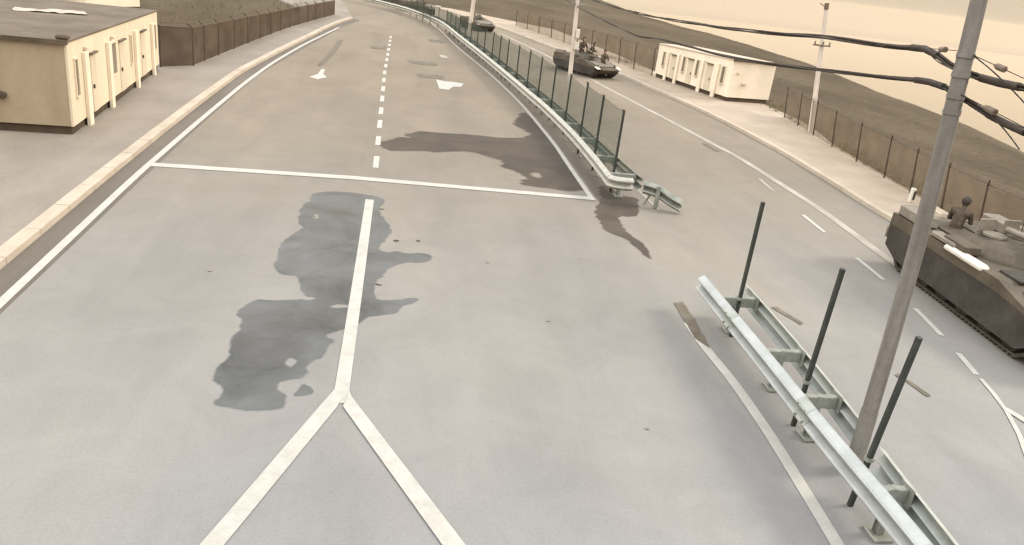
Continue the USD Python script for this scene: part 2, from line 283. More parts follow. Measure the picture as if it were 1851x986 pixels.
# ------------------------------------------------------------------ plan curves
KERB_L = spline([(-6.3, -12), (-6.45, 4), (-6.61, 13.6), (-6.73, 20), (-6.8, 29), (-6.76, 35.6), (-6.27, 43.9), (-5.53, 53.2), (-4.52, 64.8), (-3.75, 69.9)], 120)
EDGE_L = spline([(-5.7, -8), (-5.86, 4), (-6.02, 12.1), (-6.1, 15.3), (-6.22, 21), (-6.24, 26), (-6.22, 32.7), (-6.1, 38.5), (-5.64, 46.9), (-4.95, 55), (-4.3, 61.7)], 120)
EDGE_R = spline([(5.79, 20.7), (5.86, 24), (5.95, 28), (5.9, 33.5), (5.45, 43), (4.38, 55.8), (3.2, 73), (0.6, 91), (-2.0, 98.2)], 120)
EDGE_NEAR = spline([(5.3, 3.5), (5.5, 6.0), (5.67, 7.83), (5.78, 9.2), (5.83, 10.6), (5.8, 12.0), (5.82, 12.75)], 50)
LANE_R = spline([(9.0, 7.0), (9.9, 9.07), (10.8, 11), (11.33, 12.95), (11.75, 15), (12.05, 17.6), (12.28, 20), (12.6, 23.2), (12.9, 25.5)], 60)
BAND_R = spline([(12.6, 10.5), (12.72, 14), (12.97, 17.44), (13.35, 22), (13.42, 27.4), (13.08, 32), (12.65, 37), (12.07, 43.3), (11.4, 52), (10.4, 62), (9, 72)], 90)
KERB_R = spline([(16.6, -6), (16.1, 8), (15.55, 16), (15.3, 20.5), (15.65, 25.5), (15.95, 30.5), (15.95, 35), (15.65, 40), (15.1, 45), (14.35, 51.8), (13.0, 60), (11, 71), (8, 84), (4, 97)], 140)
FENCE_R = spline([(16.9, 6), (17.3, 15), (17.65, 20), (18.2, 24.3), (18.5, 26.4), (18.95, 29.6), (19.5, 33), (20.4, 38.5)], 60)
FENCE_R2 = spline([(16.9, 50.9), (16.4, 53.6), (16.0, 57), (15.2, 62), (14, 70), (12, 82)], 50)
FENCE_L = spline([(-8.83, 36.8), (-8.55, 41), (-8.15, 46.5), (-7.35, 56), (-6.4, 63.5), (-5.33, 70.8)], 70)

# ------------------------------------------------------------------ ground
def noise2(x, y, s, seed=0.0):
    return np.asarray(meshkit.fbm(np.c_[x / s, y / s, np.full(len(x), seed)])).ravel()
def smooth(a, b, x):
    t = np.clip((x - a) / (b - a), 0, 1); return t * t * (3 - 2 * t)
def crest_x(y): return np.interp(y, [0, 20, 35, 44, 54, 75, 100, 134, 195, 300], [25.5, 27.4, 30.0, 33.2, 34.9, 39.4, 41.2, 40, 47, 60])
gx = np.r_[np.linspace(-900, -80, 22), np.linspace(-70, -12, 40), np.linspace(-11, 16, 12), np.linspace(16.5, 60, 80), np.linspace(62, 150, 30), np.linspace(160, 420, 12)]
gy = np.r_[np.linspace(-300, -20, 12), np.linspace(-15, 130, 130), np.linspace(135, 400, 40), np.linspace(430, 1200, 14)]
X, Y = np.meshgrid(gx, gy); xx, yy = X.ravel(), Y.ravel()
d = xx - crest_x(yy)
z = -0.06 + 0 * xx
right = smooth(18, 22, xx); left = smooth(-13, -20, xx) if False else smooth(12, 20, -xx - 2)
z += right * (0.16 + 0.16 * noise2(xx, yy, 7)) + left * (0.2 + .25 * noise2(xx, yy, 9, 5))
z += smooth(100, 160, yy) * (1 - right) * (.3 + .5 * noise2(xx, yy, 25, 2))
z += right * np.where(d > -6, .12 * noise2(xx, yy, 2.5, 8), 0)
dd = np.maximum(d, 0); z -= np.where(d > 0, .75 * dd * dd / (dd + 9), 0)
z = np.maximum(z, -64.0)
ny, nx = X.shape; idx = np.arange(nx * ny).reshape(ny, nx)
q = np.stack([idx[:-1, :-1], idx[:-1, 1:], idx[1:, 1:], idx[1:, :-1]], -1).reshape(-1, 4)
obj('terrain', (np.c_[xx, yy, z], np.vstack([q[:, :3], q[:, [0, 2, 3]]])), 'field', smooth=True, kind='structure', label='brown dry field beyond the fences, falling away at its crest')
obj('water', MB().box((900, 450, -60.5), (2400, 2600, 1.0)).mesh(), 'water', kind='structure', label='added pale water far below the crest of the field, toned like low sky')  # added where only low sky shows; reflects the dome to read as sky

# road sheet with everything that is painted or spilt on it as its children
kl, kr = KERB_L[:, :2], KERB_R[:, :2]
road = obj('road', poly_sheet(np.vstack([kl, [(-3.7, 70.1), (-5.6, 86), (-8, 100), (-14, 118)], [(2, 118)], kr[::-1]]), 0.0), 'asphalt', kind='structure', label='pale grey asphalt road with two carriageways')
obj('gutter_strip', sheet_band(KERB_L, 0.02, 0.72, .003), 'gutter', road)
obj('edge_line', sheet_band(EDGE_L, -.085, .085, .008), 'paint', road, label='long white edge line beside the left kerb')
obj('edge_line', sheet_band(EDGE_R, -.075, .075, .008), 'paint', road, label='white edge line beside the far guard rail')
obj('edge_line', sheet_band(EDGE_NEAR, -.09, .09, .008), 'paint', road, label='white edge line beside the near guard rail')
obj('edge_line', sheet_band(BAND_R, -.13, .13, .008), 'faded_paint', road, label='wide faded edge line of the right carriageway')
obj('edge_line', sheet_band(spline([(7.59, 22.5), (7.6, 20.2)], 6), -.05, .05, .008), 'faded_paint', road, label='short white line left at the end of the far rail')
obj('stop_line', poly_sheet([(-6.15, 20.72), (-0.94, 20.92), (5.86, 20.66), (5.86, 20.98), (-0.94, 21.27), (-6.15, 21.07)], .012), 'paint', road)
W = .11
def stroke(pts, w, z): return sheet_band(spline(pts, 12), -w, w, z)
obj('centre_line', stroke([(-.49, 9.55), (-.46, 14), (-.44, 19.2)], .105, .008), 'paint', road)
obj('branch_line', poly_sheet([(-.595, 9.9), (-.445, 9.75), (-.53, 9.42), (-1.32, 7.16), (-2.66, 3.4), (-2.92, 3.4), (-1.53, 7.26), (-.7, 9.62)], .012), 'paint', road, label='left arm of the white fork on the asphalt')
obj('branch_line', poly_sheet([(-.44, 9.45), (-.385, 9.9), (-.34, 9.72), (1.05, 6.76), (2.6, 3.5), (2.34, 3.5), (.83, 6.68)], .016), 'paint', road, label='right arm of the white fork on the asphalt')
ys = 22.34
for k, (a, b) in enumerate([(22.34, 23.72), (25.18, 26.47), (27.8, 29.2), (30.3, 31.7), (33.0, 34.4), (35.5, 36.9), (38.1, 39.4), (40.6, 41.9), (43.1, 44.4), (45.6, 46.9), (48.1, 49.4), (50.6, 51.9), (53.1, 54.4), (55.6, 56.9), (58.1, 59.4)]):
    xa = np.interp(a, [22, 30, 40, 60], [-.39, -.44, -.51, -.42])
    obj('lane_dash', poly_sheet([(xa - .085, a), (xa + .085, a), (xa + .085, b), (xa - .085, b)], .008), 'paint', road)
for a, b in [(11.15, 12.0), (12.75, 14.1), (15.75, 17.2), (19.2, 20.8), (23.3, 24.9)]:
    m = (LANE_R[:, 1] >= a) & (LANE_R[:, 1] <= b); yy_ = np.linspace(a, b, 5)
    c = np.c_[np.interp(yy_, LANE_R[:, 1], LANE_R[:, 0]), yy_]
    obj('lane_dash', sheet_band(c, -.06, .06, .008), 'faded_paint' if a > 22 else 'paint', road)
c = np.array([(10.82, 11.0), (10.66, 10.45), (10.46, 9.9), (10.12, 9.2), (9.7, 8.5)])
obj('arrow_shaft', sheet_band(c, -.04, .04, .012), 'paint', road, label='white turn arrow cut off at the right edge')
obj('arrow_shaft', poly_sheet([(10.44, 9.95), (10.52, 10.12), (10.62, 9.75), (10.68, 9.1), (10.56, 9.1), (10.5, 9.6)], .016), 'paint', road)
obj('lane_arrow', poly_sheet([(-3.9, 37.5), (-3.62, 38.6), (-3.6, 40.3), (-3.42, 40.3), (-3.38, 38.8), (-3.12, 37.9), (-3.47, 37.1)], .008), 'paint', road, label='worn white lane arrow in the left lane')
obj('lane_arrow', poly_sheet([(2.12, 40.6), (2.55, 40.25), (2.95, 40.35), (3.5, 40.1), (3.3, 39.0), (2.9, 38.8), (2.6, 37.7), (2.15, 37.8)], .008), 'paint', road, label='worn white lane arrow in the right lane')
obj('lane_arrow', poly_sheet([(2.75, 51.5), (3.15, 51.1), (3.3, 50.0), (2.8, 49.9)], .008), 'faded_paint', road, label='farthest faded lane arrow')
WET_A = [(-2.01,19.38),(-1.54,19.7),(-0.92,19.71),(-0.23,19.48),(-0.07,19.06),(-0.27,18.56),(-0.18,17.85),(0.09,16.94),(0.0,16.47),(-0.24,15.83),(-0.12,15.5),(0.16,15.66),(0.39,15.49),(0.71,15.64),(0.94,15.55),(0.9,15.15),(0.67,14.97),(0.39,15.0),(0.17,14.74),(-0.04,14.56),(-0.01,14.29),(-0.23,13.92),(-0.23,13.29),(-0.17,13.06),(0.14,13.1),(0.44,13.28),(0.64,13.19),(0.51,12.96),(0.29,12.82),(0.2,12.53),(-0.08,12.39),(-0.33,12.31),(-0.47,11.93),(-0.68,11.81),(-1.0,11.5),(-0.8,11.41),(-0.89,11.17),(-0.93,10.81),(-1.08,10.69),(-1.14,10.51),(-1.08,10.31),(-1.17,10.15),(-1.36,10.11),(-1.47,9.97),(-1.45,9.79),(-1.29,9.62),(-1.28,9.38),(-1.42,9.29),(-1.76,9.19),(-2.05,9.29),(-2.27,9.33),(-2.32,9.47),(-2.2,9.6),(-2.22,9.78),(-2.45,10.06),(-2.45,10.33),(-2.35,10.66),(-2.44,11.17),(-2.39,11.54),(-2.34,11.99),(-2.52,12.17),(-2.46,12.55),(-2.25,12.89),(-2.03,12.83),(-1.47,12.92),(-1.54,13.12),(-1.65,13.59),(-1.69,13.97),(-1.94,13.96),(-2.11,14.11),(-2.25,14.5),(-2.21,14.94),(-2.31,15.46),(-2.17,15.97),(-1.93,16.8),(-2.08,17.05),(-2.18,18.12),(-1.96,18.93)]
def ring_sheet(pts, z, grow):
    return poly_sheet(ragged(max(CrossSection([np.asarray(pts, float)], m3.FillRule.NonZero).offset(grow, m3.JoinType.Round, 2.0, 12).to_polygons(), key=len), .05, .1, 40), z)
holes = [blob(-1.3, 10.66, .055, .1, seed=1), blob(-1.31, 13.02, .11, .05, seed=2), blob(-.68, 12.76, .16, .05, seed=3), blob(-1.62, 17.6, .05, .12, seed=9)]
stain(WET_A, .0065, .06, .085, 1, 'wet_soak', holes, label='long ragged dark wet patch left of the centre line')
stain([(-1.21, 9.68), (-1.14, 9.88), (-1.09, 10.08), (-.9, 9.9), (-.9, 9.75), (-1.04, 9.69)], .0065, .03, .02, 2, 'wet_soak')
for k, (a, b, rx, ry) in enumerate([(.24, 16.29, .07, .06), (.73, 16.38, .05, .06), (-.1, 13.81, .1, .05), (-.15, 18.5, .09, .05)]):
    obj('wet_patch', poly_sheet(blob(a, b, rx, ry, 12, 20 + k), .004), 'damp', road)
WET_B = [(-0.71,25.71),(-0.47,24.42),(0.21,24.53),(0.97,24.79),(1.21,24.61),(1.74,24.93),(2.15,25.2),(2.73,25.13),(3.35,24.17),(3.17,23.69),(3.44,23.3),(3.84,22.77),(3.72,22.12),(3.41,21.54),(5.7,21.2),(5.72,22.5),(5.78,24.3),(5.85,27.24),(5.82,32.0),(5.5,34.0),(4.8,31.94),(4.53,30.45),(5.02,29.38),(4.88,28.47),(3.92,27.93),(2.62,28.07),(1.46,27.87),(0.75,27.91),(0.19,27.17),(-0.26,25.88)]
stain(WET_B, .0065, .16, .17, 3, 'damp_soak', [blob(4.5, 23.0, .1, .2, seed=4), blob(.3, 26.8, .25, .1, seed=5)], label='broad damp patch across the right lane before the stop line')
WET_C = [(6.62,22.14),(6.69,21.3),(7.2,21.31),(7.0,20.35),(6.7,19.44),(6.35,19.26),(6.1,19.3),(6.04,18.61),(5.93,17.86),(6.12,17.55),(6.21,17.23),(6.14,16.57),(6.08,16.11),(5.96,15.97),(5.9,16.38),(5.82,16.91),(5.81,17.4),(5.34,17.83),(5.33,18.56),(5.47,19.89),(5.81,20.5),(6.24,22.42)]
stain(WET_C, .0075, .07, .1, 4, 'damp_soak', label='dark spill running from the end of the far rail')
mid = np.c_[(EDGE_R[:70, :2] + [.46, 0])]
obj('median_shade', sheet_band(mid, -.30, .42, .003), 'gutter', road)  # soft shadow under the far rail, painted as a dark brown band
for pts, s in [([(-3.96, 41.5), (-3.75, 41.2), (-3.5, 47), (-3.5, 53.9), (-3.8, 53.7), (-3.8, 47)], 5), ([(.58, 46.9), (1.5, 47.1), (2.44, 47.1), (2.32, 45.9), (1.5, 45.6), (.95, 45.8)], 6), ([(1.05, 42), (2.52, 42.1), (2.5, 40.9), (1.18, 40.8)], 7), ([(-1.7, 52), (-.7, 52.8), (-.7, 51.2), (-1.5, 50.8)], 8),
               ([(5.8, 13.65), (6.02, 13.75), (5.98, 12.9), (5.84, 11.7), (5.68, 12.1)], 9), ([(-5.3, 57), (-5.0, 57.4), (-4.9, 56), (-5.2, 55.6)], 10), ([(2.2, 60), (3.3, 60.6), (3.4, 58.6), (2.4, 58.4)], 11),
               ([(7.95, 13.7), (8.1, 13.75), (8.3, 13.0), (8.2, 12.9)], 12), ([(9.05, 11.0), (9.15, 11.05), (9.3, 10.3), (9.2, 10.25)], 13), ([(12.6, 30.2), (12.85, 30.3), (13.0, 29.0), (12.75, 28.9)], 14)]:
    obj('tyre_smudge', poly_sheet(ragged(pts, .04, .12, s), .0125), 'smudge', road)
for a, b in [(3.05, 12.55), (-6.8 + 3.6, 14.0), (7.85, 6.3), (-1.66, 17.62), (3.9, 9.1), (2.2, 15.3)]:
    obj('pebble', MB().man(Manifold.sphere(.028, 10).scale((1.2, 1, .5)), (a, b, .012)).mesh(), 'joint', road)

# kerbs and pavements
lt = [(-3.7, 70.1), (-5.6, 86), (-8, 100), (-14, 118), (-40, 118), (-40, -12)]
pl = obj('pavement', poly_prism(np.vstack([offset(KERB_L, -.30), [(-3.8, 70.3)], [(-5.66, 86), (-8.06, 100), (-14.06, 118), (-12.4, 84), (-8.0, 72.2), (-8.6, 60), (-10.5, 44), (-10.9, 38), (-40, 37), (-40, -12)]]), -.3, .12), 'concrete_left', kind='structure', label='concrete pavement along the left kerb, under the cabin')
pr_ = obj('pavement', poly_prism(np.vstack([offset(KERB_R, .22), [(6, 97), (16, 82), (17.6, 62), (18, 52), (23, 50), (23, 38), (21.0, 37), (19.6, 32), (18.8, 27), (18.35, 24), (17.75, 19.8), (17.4, 14), (17.3, -6)]]), -.3, .12), 'concrete', kind='structure', label='pale concrete pavement along the right kerb')
def kerb(curve, w0, w1, pav, n):
    # single kerb stones of about 1.5 m laid end to end, with thin open joints
    dcum = np.r_[0, np.cumsum(np.linalg.norm(np.diff(curve[:, :2], axis=0), axis=1))]; L = dcum[-1]; k = int(L / 1.5)
    for i in range(k):
        s = np.linspace(L * i / k + .012, L * (i + 1) / k - .012, 3)
        c = np.c_[np.interp(s, dcum, curve[:, 0]), np.interp(s, dcum, curve[:, 1])]
        if c[0, 1] < 3: continue
        a, b = offset(c, w0), offset(c, w1); h = .13 + random.uniform(-.004, .004)
        poly = np.vstack([a, b[::-1]])
        obj('kerb_stone', poly_prism(poly, -.05, h), 'kerb', pav)
kerb(KERB_L, -.30, .0, pl, 0)
kerb(KERB_R, .0, .22, pr_, 0)

# ------------------------------------------------------------------ cabins
def cabin(name, label, corner, far, width, h0, h1, wall_side, wall_end, bays, side, roofm='roof'):
    """long portable building: corner = near end of its road side, far = far end; side=+1 when the road is on its right"""
    A, B = np.array(corner, float), np.array(far, float); ax = B - A; Ln = np.linalg.norm(ax); ax /= Ln
    ang = math.atan2(ax[1], ax[0]) - math.pi / 2       # local +y along the building
    t = thing(name, label, 'cabin', (A[0], A[1], .12), ang)
    s = -side                                          # local x of the body: away from the road
    hh = lambda y: h0 + (h1 - h0) * y / Ln
    pz = .24
    def slab(x0, x1, y0, y1, z0, z1a, z1b):
        v = np.array([(x, y, z) for y, zt in ((y0, z1a), (y1, z1b)) for x, z in ((x0, z0), (x1, z0), (x1, zt), (x0, zt))])
        return Manifold.hull_points(v)
    w = width * s
    obj('plinth', MB().man(slab(.07 * s, w - .07 * s, .07, Ln - .07, -.12, pz, pz)).mesh(), 'dark_base', t)
    body = MB().man(slab(0, w, 0, Ln, pz, hh(0), hh(Ln)))
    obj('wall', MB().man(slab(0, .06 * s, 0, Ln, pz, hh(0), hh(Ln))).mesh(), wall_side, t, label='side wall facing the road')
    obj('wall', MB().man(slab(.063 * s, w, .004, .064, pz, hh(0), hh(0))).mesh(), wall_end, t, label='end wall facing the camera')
    obj('wall', MB().man(slab(.063 * s, w, Ln - .064, Ln - .004, pz, hh(Ln), hh(Ln))).mesh(), wall_end, t)
    obj('wall', MB().man(slab(w - .06 * s, w - .003 * s, .07, Ln - .07, pz, hh(0), hh(Ln))).mesh(), wall_end, t)
    roof = obj('roof', MB().man(slab(.0, w, .0, Ln, hh(0) - .0, hh(0) + .04, hh(Ln) + .04) if abs(h0 - h1) < 1e-6 else Manifold.hull_points(np.array([(x, y, hh(y) + dz) for x in (-.03 * s, w + .03 * s) for y in (-.03, Ln + .03) for dz in (.004, .06)]))).mesh(), roofm, t)
    for y0, y1, x0, x1 in [(-.05, .0, -.05 * s, w)]:
        obj('roof_edge', MB().box(((x0 + x1) / 2, -.055, hh(0) + .02), (abs(x1 - x0), .05, .12)).mesh(), 'edge', roof)
    # vertical pillars, narrow windows and doors on the road side
    for kind, y, wd in bays:
        if kind == 'pillar':
            obj('pillar', MB().rbox((-.055 * s, y, (hh(y) * .84 + 0) / 2 - .03), (.11, wd, hh(y) * .84 + .1), .015).mesh(), 'pillar', t)
        elif kind == 'window':
            wz0, wz1 = hh(y) * .40, hh(y) * .8
            f = obj('window', MB().box((-.02 * s, y - wd / 2 - .03, (wz0 + wz1) / 2), (.05, .05, wz1 - wz0)).box((-.02 * s, y + wd / 2 + .03, (wz0 + wz1) / 2), (.05, .05, wz1 - wz0)).box((-.02 * s, y, wz1 + .027), (.05, wd + .12, .05)).box((-.03 * s, y, wz0 - .027), (.08, wd + .12, .05)).mesh(), 'wall_cream', t)
            obj('pane', MB().box((-.008 * s, y, (wz0 + wz1) / 2), (.01, wd, wz1 - wz0 - .004)).mesh(), 'glass', f)
        elif kind == 'door':
            dz = hh(y) * .78
            f = obj('door', MB().box((-.012 * s, y, (pz + dz) / 2), (.02, wd, dz - pz)).mesh(), 'door', t)
            obj('handle', MB().box((-.05 * s, y - wd * .36, pz + (dz - pz) * .45), (.05, .03, .12)).mesh(), 'dark_base', f)
            obj('lintel', MB().box((-.05 * s, y, dz + .03), (.1, wd + .1, .05)).mesh(), 'roof', f)
        elif kind == 'lamp':
            obj('wall_lamp', MB().rbox((-.06 * s, y, hh(y) * .88), (.12, .16, .1), .02).mesh(), 'door', t)
    return t, s, w, hh, Ln

tL, s, w, hh, Ln = cabin('cabin', 'long cream cabin with end wall painted in a shade tone and brown flat roof on the left pavement', (-8.72, 22.85), (-9.74, 34.9), 6.2, 2.5, 2.34, 'wall_cream', 'wall_shaded',
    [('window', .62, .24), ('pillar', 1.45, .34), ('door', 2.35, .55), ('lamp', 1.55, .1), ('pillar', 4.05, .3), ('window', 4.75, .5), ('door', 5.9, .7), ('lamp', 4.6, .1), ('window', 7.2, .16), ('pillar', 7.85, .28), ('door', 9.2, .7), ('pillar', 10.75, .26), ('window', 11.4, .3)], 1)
obj('air_vent', MB().rbox((-1.72, -.07, 1.02), (.3, .16, .16), .03, roty(.25)).mesh(), 'dark_base', tL)
obj('roof_vent', MB().rbox((-.1, .1, 2.64), (.34, .22, .12), .04).mesh(), 'edge', tL)
tR, s, w, hh, Ln = cabin('cabin', 'white cabin with narrow windows on the right pavement beyond the road', (18.62, 42.35), (16.95, 50.6), 2.9, 2.28, 2.08, 'wall_white', 'wall_white',
    [('window', .75, .28), ('pillar', 1.35, .34), ('pillar', 2.95, .3), ('window', 3.5, .26), ('window', 5.05, .26), ('pillar', 5.75, .28), ('pillar', 7.0, .25), ('window', 7.55, .24), ('door', 2.2, .6), ('door', 4.3, .6), ('door', 6.35, .55)], -1, 'pale_roof')
obj('air_vent', MB().rbox((.95, -.06, 1.05), (.3, .12, .14), .03).mesh(), 'wall_cream', tR)
obj('wall_lamp', MB().rbox((.45, -.05, 1.62), (.16, .1, .1), .02).mesh(), 'wall_cream', tR)

# things around and behind the left cabin
t = MB()
v = []
def cloth(cx, cy, lx, ly, z, ang, seed):
    n = 21; u = np.linspace(-.5, .5, n); A, B = np.meshgrid(u, u); P = np.c_[A.ravel() * lx, B.ravel() * ly, np.zeros(n * n)] @ rotz(ang).T
    P[:, :2] += .16 * np.asarray(meshkit.fbm(np.c_[P[:, :2] * 1.3, np.full(len(P), seed + 9)])).ravel()[:, None]; P[:, 2] = .1 + .13 * np.asarray(meshkit.fbm(np.c_[P[:, :2] * 2.6, np.full(len(P), seed)])).ravel()
    i = np.arange(n * n).reshape(n, n); q = np.stack([i[:-1, :-1], i[:-1, 1:], i[1:, 1:], i[1:, :-1]], -1).reshape(-1, 4)
    return P + [cx, cy, z], np.vstack([q[:, :3], q[:, [0, 2, 3]]])
obj('tarp', cloth(-11.9, 29.8, 2.1, .95, 2.46, .42, 3), 'tarp', smooth=True, label='crumpled pale tarp lying on the brown roof of the left cabin', category='tarp')
def lamp_post(name, label, base, topp, r0, r1, mat, extras=True, cat='pole', group=None):
    b, tp = np.array(base, float), np.array(topp, float); t = thing(name, label, cat, b, group=group)
    d = tp - b; k = np.linspace(0, 1, 9)[:, None]
    obj('shaft', MB().tube(d * k, r0 + (r1 - r0) * k.ravel(), 14).mesh(), mat, t, smooth=40)
    return t, d
lamp_post('pole', 'pale post standing behind the left cabin roof', (-19.0, 46, .0), (-19.0, 46, 5.5), .2, .16, 'pole_pale')

def building(name, label, x0, y0, x1, y1, dep, h, mat, windows=0, roofm='roof'):
    A, B = np.array([x0, y0]), np.array([x1, y1]); ax = B - A; L = np.linalg.norm(ax); ang = math.atan2(ax[1], ax[0])
    t = thing(name, label, 'building', (x0, y0, 0), ang)
    obj('wall', MB().box((L / 2, dep / 2, h / 2), (L, dep, h)).mesh(), mat, t)
    obj('roof', MB().box((L / 2, dep / 2, h + .1), (L + .3, dep + .3, .2)).mesh(), roofm, t)
    obj('plinth', MB().box((L / 2, -.03, .15), (L + .02, .06, .5)).mesh(), 'dark_base', t)
    for i in range(windows):
        f = obj('window', MB().box((L * (i + .5) / windows, -.03, h * .72), (.9, .06, .9)).mesh(), 'wall_cream', t)
        obj('pane', MB().box((L * (i + .5) / windows, -.065, h * .72), (.75, .02, .75)).mesh(), 'glass', f)
    return t
building('far_building', 'white blank-walled building behind the left cabin, the wider one', -19.1, 53.6, -17.0, 57.2, 5, 3.4, 'wall_white', 2)
building('far_building', 'narrow white hut behind the left cabin beside the pale post', -21.1, 53.2, -20.2, 54.7, 2.5, 3.2, 'wall_white', 1)
building('far_building', 'dark brown shed at the top left behind the pale post', -23.2, 54.0, -21.7, 55.6, 4, 3.2, 'far_brown')
building('far_building', 'grey shed between the two white buildings behind the cabin', -20.2, 55.9, -18.7, 57.9, 4, 3.4, 'far_grey')
def shrub(label, c, r, seed):
    rg = np.random.default_rng(seed); t = thing('shrub', label, 'shrub', (c[0], c[1], .0), group=None)
    n = 900; P = rg.normal(size=(n, 3)); P /= np.linalg.norm(P, axis=1, keepdims=True); P *= (rg.uniform(.2, 1, n) ** .5)[:, None] * np.array([r, r, r * .75]); P[:, 2] += r * .7
    P *= 1 + .25 * np.asarray(meshkit.fbm(P * 1.2)).ravel()[:, None]
    d1 = rg.normal(size=(n, 3)); d1 /= np.linalg.norm(d1, axis=1, keepdims=True); d2 = np.cross(d1, rg.normal(size=(n, 3))); d2 /= np.linalg.norm(d2, axis=1, keepdims=True); sz = rg.uniform(.1, .22, n)[:, None]
    V = np.stack([P - d1 * sz, P + d2 * sz * .5, P + d1 * sz, P - d2 * sz * .5], 1).reshape(-1, 3); i = np.arange(n)[:, None] * 4
    obj('foliage', (V, np.vstack([i + [0, 1, 2], i + [0, 2, 3]])), 'foliage', t)
    obj('stem', MB().tube([(0, 0, 0), (.05, 0, r * .5), (0, .1, r)], [.07, .05, .02], 6).mesh(), 'fence_brown', t)
shrub('dark olive shrub at the top left corner behind the cabin', (-22.3, 46.8), 1.5, 3)
shrub('low olive shrub just left of the pale post behind the cabin', (-20.2, 47.2), 1.0, 4)

# ------------------------------------------------------------------ fences
def wire_rows(a, b, z0, z1, nx, nz, r, parent, mat, name):
    m = MB(); a, b = np.array(a, float), np.array(b, float); dx = b - a; L = np.linalg.norm(dx[:2])
    u = dx / np.linalg.norm(dx); n = np.array([-u[1], u[0], 0]) * r; up = np.array([0, 0, r])
    def prism(p, q, e1, e2):
        v = np.array([p - e1 - e2, p + e1 - e2, p + e2 * 1.2, q - e1 - e2, q + e1 - e2, q + e2 * 1.2])
        m.add(v, [(0, 1, 4), (0, 4, 3), (1, 2, 5), (1, 5, 4), (2, 0, 3), (2, 3, 5)])
    for i in range(nx):
        p = a + dx * (i + .5) / nx; prism(p + [0, 0, z0], p + [0, 0, z1], u * r, n)
    for k in range(nz):
        zz = z0 + (z1 - z0) * k / (nz - 1); prism(a + [0, 0, zz], b + [0, 0, zz], up, n)
    return obj(name, m.mesh(), mat, parent)
def along(curve, ys): return [np.array([np.interp(y, curve[:, 1], curve[:, 0]), y]) for y in ys]

def barbed_fence(label, curve, ys, h, base, netm, wirem, lean, hscale=None, arm=.35, armside=1, pr=.04):
    P = along(curve, ys); t = thing('fence', label, 'fence', (P[0][0], P[0][1], base)); o = np.array([P[0][0], P[0][1], 0])
    tops = []
    for i, p in enumerate(P):
        hh_ = h if hscale is None else h * np.interp(p[1], *hscale)
        q = np.array([p[0], p[1], 0]) - o; l = np.array([lean, .02, 0]) + np.array([random.uniform(-.03, .03), random.uniform(-.03, .03), 0])
        tp = q + l + [0, 0, hh_]; kink = tp + np.array([armside * arm * .7, -.1, arm * .55])
        obj('post', MB().tube([q - [0, 0, .3], tp], pr, 8).mesh(), 'fence_brown', t)
        obj('arm', MB().tube([tp - [0, 0, .02], kink], [pr * .9, pr * .7], 6).mesh(), 'fence_brown', t)
        tops.append((q, tp, kink))
    for i, ((q0, t0, k0), (q1, t1, k1)) in enumerate(zip(tops[:-1], tops[1:])):
        n = np.array([q1[1] - q0[1], -(q1[0] - q0[0]), 0]); n /= np.linalg.norm(n) + 1e-9; e = n * .004
        qs = [q0 + [0, 0, .03], q1 + [0, 0, .03], t1 - [0, 0, .04], t0 - [0, 0, .04]]
        v = np.array([c + e for c in qs] + [c - e for c in qs])
        obj('net_panel', (v, [(0, 1, 2), (0, 2, 3), (4, 6, 5), (4, 7, 6)]), netm, t)
        m = MB()
        for s_ in (.15, .55, .95):
            a, b = t0 + (k0 - t0) * s_, t1 + (k1 - t1) * s_; mid = (a + b) / 2 - [0, 0, .03]; m.tube([a, mid, b], .009, 4)
        m.tube([t0, t1], .02, 5)
        obj('top_wire', m.mesh(), wirem, t)
    return t
# left, beyond the cabin: a cross piece from the cabin to the corner, then along the pavement
yl = [36.8, 38.4, 40.7, 43.5, 46.3, 49.0, 51.6, 54.2, 56.8, 59.4, 62.0, 64.6, 67.2, 70.6]
barbed_fence('tall brown netted fence with angled post arms along the left pavement', FENCE_L, yl, 1.66, .12, 'net_left', 'wire_brown', .0, ([36, 48, 56, 71], [1.0, .84, .76, .72]), arm=.3, armside=-1)
t = thing('fence', 'short brown netted fence closing the gap between left cabin and corner post', 'fence', (-9.9, 35.65, .12))
obj('post', MB().tube([(0, 0, -.3), (.02, 0, 1.75)], .04, 8).mesh(), 'fence_brown', t)
v = np.array([(0, 0, .02), (1.05, 1.1, .02), (1.05, 1.1, 1.64), (0, 0, 1.7)]); v = np.vstack([v + [.004, -.004, 0], v - [.004, -.004, 0]])
obj('net_panel', (v, [(0, 1, 2), (0, 2, 3), (4, 6, 5), (4, 7, 6)]), 'net_left', t)
obj('top_wire', MB().tube([(0, 0, 1.85), (1.05, 1.1, 1.8)], .012, 5).tube([(0, 0, 1.7), (1.05, 1.1, 1.64)], .02, 5).mesh(), 'wire_brown', t)
yr = [7, 9.3, 11.6, 13.9, 16.1, 18.1, 19.98, 22.05, 24.17, 26.25, 28.79, 31.5, 34.0, 36.3, 38.5]
barbed_fence('see-through brown fence along the dry field right of the pavement', FENCE_R, yr, 1.5, .1, 'net_right', 'wire_brown', -.2, None, arm=.28, armside=-.4, pr=.03)
yr2 = [50.9, 53.6, 56.4, 59.1, 61.8, 65, 68.2, 71.5, 75, 78.5, 82]
barbed_fence('brown fence with leaning posts behind the parked armoured vehicle', FENCE_R2, yr2, 1.75, .1, 'net_right', 'wire_brown', -.1, ([50, 60, 82], [1.0, .95, .8]), arm=.28, armside=.5)

